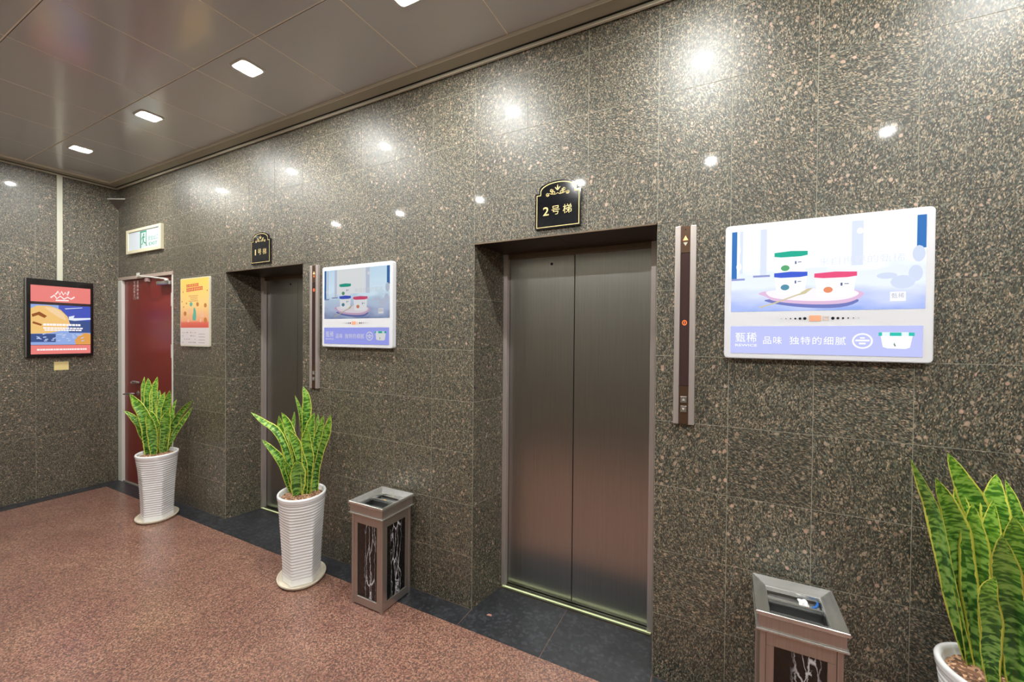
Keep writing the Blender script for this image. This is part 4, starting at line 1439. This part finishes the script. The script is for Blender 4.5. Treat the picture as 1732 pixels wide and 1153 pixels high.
def saucer(org, label):
    bm = bmesh.new()
    prof = [(0.60, 0.0), (0.90, 0.0), (0.985, 0.014), (1.0, 0.026), (0.985, 0.028), (0.95, 0.021), (0.86, 0.0085), (0.5, 0.008)]
    lathe(bm, prof, 64, ax=0.147, ay=0.174, rot=POT_ROT)
    o = link_mesh('saucer', bm, M_CREAMDISH, None, (org[0], org[1], 0.0), smooth=True)
    tag(o, label, 'saucer', 'glazed saucers under the vases')
saucer((-2.464, -0.251), 'cream glazed saucer under the vase left of the far bin')
saucer((-4.378, -0.256), 'cream glazed saucer under the vase by the red door')

# ================================================================== ASHTRAY BINS
def frame_sq(bm, h1, h0, z1, z0):
    """sloping square frame from half-size h1 at z1 to h0 at z0"""
    a = [bm.verts.new((sx * h1, sy * h1, z1)) for sx, sy in ((-1, -1), (1, -1), (1, 1), (-1, 1))]
    b = [bm.verts.new((sx * h0, sy * h0, z0)) for sx, sy in ((-1, -1), (1, -1), (1, 1), (-1, 1))]
    for k in range(4):
        bm.faces.new((a[k], a[(k + 1) % 4], b[(k + 1) % 4], b[k]))
    return bm
def make_bin():
    t = thing('ashtray_bin', '', '', (0, 0, 0))
    H = 0.615
    bm = bmesh.new()
    for sx in (-1, 1):
        for sy in (-1, 1):
            box(bm, sx * 0.1215 - 0.0, sx * 0.1035, sy * 0.1215, sy * 0.1035, 0.0, 0.545) if False else box(bm, min(sx * 0.1225, sx * 0.104), max(sx * 0.1225, sx * 0.104), min(sy * 0.1225, sy * 0.104), max(sy * 0.1225, sy * 0.104), 0.0, 0.545, bev=0.004)
    link_mesh('corner_posts', bm, M_BINSTEEL, t)
    for k in range(4):
        rot = Matrix.Rotation(k * PI / 2, 3, 'Z')
        bm = bmesh.new()
        box(bm, -0.1035, 0.1035, -0.119, -0.108, 0.490, 0.5448, bev=0.0015)
        box(bm, -0.1035, 0.1035, -0.119, -0.108, 0.008, 0.055, bev=0.0015)
        box(bm, -0.1035, -0.078, -0.119, -0.108, 0.0555, 0.4895, bev=0.0015)
        box(bm, 0.078, 0.1035, -0.119, -0.108, 0.0555, 0.4895, bev=0.0015)
        bmesh.ops.rotate(bm, verts=bm.verts, matrix=rot)
        link_mesh('panel_surround', bm, M_BINSTEEL, t)
        bm = bmesh.new()
        box(bm, -0.0778, 0.0778, -0.113, -0.109, 0.0557, 0.4893)
        bmesh.ops.rotate(bm, verts=bm.verts, matrix=rot)
        link_mesh('marble_panel', bm, M_MARBLE, t)
    link_mesh('base_plate', B(-0.104, 0.104, -0.104, 0.104, 0.004, 0.012), M_BINSTEEL, t)
    link_mesh('flange', B(-0.136, 0.136, -0.136, 0.136, 0.5455, 0.5525, bev=0.0025), M_BINRIM, t)
    bm = bmesh.new()
    o1, o0 = 0.1285, 0.122
    for (x0, x1, y0, y1) in ((-o1, o1, -o1, -o0), (-o1, o1, o0, o1), (-o1, -o0, -o0, o0), (o0, o1, -o0, o0)):
        box(bm, x0, x1, y0, y1, 0.553, 0.601)
    link_mesh('neck', bm, M_BINSTEEL, t)
    bm = bmesh.new()
    # rim: outer face, narrow top edge, wide inward slope, underside
    ring = [(0.135, 0.6015), (0.136, 0.603), (0.136, 0.6145), (0.134, 0.616), (0.131, 0.6155), (0.091, 0.599), (0.0885, 0.595), (0.0885, 0.580), (0.091, 0.580), (0.094, 0.597)]
    prev = None
    sq = []
    for h, z in ring:
        sq.append([bm.verts.new((sx * h, sy * h, z)) for sx, sy in ((-1, -1), (1, -1), (1, 1), (-1, 1))])
    for i in range(len(sq)):
        a, b = sq[i], sq[(i + 1) % len(sq)]
        for k in range(4):
            bm.faces.new((a[k], a[(k + 1) % 4], b[(k + 1) % 4], b[k]))
    link_mesh('rim', bm, M_BINRIM, t)
    # ashtray pan at the wall side, open mouth in front
    bm = bmesh.new()
    box(bm, -0.0875, 0.0875, 0.004, 0.0875, 0.566, 0.569)
    box(bm, -0.0875, 0.0875, 0.002, 0.006, 0.5695, 0.597, bev=0.0008)
    box(bm, -0.0875, 0.0875, -0.004, 0.002, 0.592, 0.597)
    link_mesh('ash_tray', bm, M_BINRIM, t)
    bm = bmesh.new()
    for (x0, x1, y0, y1) in ((-0.087, 0.087, -0.087, -0.084), (-0.087, -0.084, -0.084, 0.0), (0.084, 0.087, -0.084, 0.0), (-0.084, 0.084, -0.003, 0.0)):
        box(bm, x0, x1, y0, y1, 0.25, 0.580)
    box(bm, -0.087, 0.087, -0.087, 0.0, 0.245, 0.250)
    link_mesh('liner', bm, mat('liner_black', (20, 20, 20), 0.5), t)
    return t
bin0 = make_bin()
bin0.location = (-1.843, -0.163, 0)
tag(bin0, 'square steel and black marble ashtray bin between the vase and the nearer lift', 'bin', 'steel ashtray bins')
bin1 = copy_tree(bin0)
bin1.location = (0.252, -0.163, 0)
tag(bin1, 'square steel ashtray bin under the large screen, cut off below', 'bin', 'steel ashtray bins')

# litter in the second bin's tray and on the slab
def crumple(r, seed, flat=1.0):
    bm = bmesh.new()
    bmesh.ops.create_icosphere(bm, subdivisions=3, radius=r)
    rs = random.Random(seed)
    from mathutils import noise as mn
    for v in bm.verts:
        n = mn.noise(v.co * (2.6 / r) * 0.5 + Vector((seed * 3.1, 0, 0)))
        v.co *= 1 + 0.55 * n
        v.co.z *= flat
    return bm
tag(link_mesh('crumpled_tissue', crumple(0.017, 1, 0.6), mat('tissue_white', (236, 236, 236), 0.8), None, (0.285, -0.105, 0.581), smooth=False),
    'crumpled white tissue in the ash tray of the near bin', 'tissue')
bm = bmesh.new()
tube(bm, [(0, 0, 0), (0.012, 0.006, 0.002), (0.020, 0.018, 0.008), (0.018, 0.028, 0.014)], [0.004, 0.005, 0.005, 0.002], 8)
tag(link_mesh('candy_wrapper', bm, mat('wrapper_blue', (30, 96, 170), 0.35), None, (0.312, -0.112, 0.574), smooth=True),
    'twisted blue wrapper beside the white tissue in the near bin', 'wrapper')
def cigarette(loc, rot, label):
    bm = bmesh.new()
    tube(bm, [(0, 0, 0.0035), (0.018, 0, 0.0035)], 0.0035, 10)
    o = link_mesh('cigarette_butt', bm, mat('filter_tan', (206, 164, 96), 0.7), None, loc, smooth=True)
    o.rotation_euler = (0, 0, rot)
    tag(o, label, 'cigarette butt')
cigarette((-1.88, -0.115, 0.5692), 0.5, 'tan cigarette butt lying in the tray of the far bin')
bm = bmesh.new()
rs = random.Random(11)
vs = [bm.verts.new((x, y, z)) for x, y, z in ((-0.016, -0.006, 0.001), (0.0, -0.010, 0.004), (0.016, -0.004, 0.001), (0.012, 0.008, 0.003), (-0.010, 0.009, 0.001))]
f = bm.faces.new(vs)
r = bmesh.ops.extrude_face_region(bm, geom=[f])
bmesh.ops.translate(bm, verts=[v for v in r['geom'] if isinstance(v, bmesh.types.BMVert)], vec=(0, 0, 0.0008))
d = ray(827.6, 1040.5)
pp = CAM + d * (-CAM.z / d.z)
tag(link_mesh('paper_scrap', bm, mat('scrap_pink', (176, 128, 112), 0.7), None, (pp.x, pp.y, 0.0002)),
    'tiny torn pinkish paper scrap on the black slab before the nearer lift', 'paper scrap')
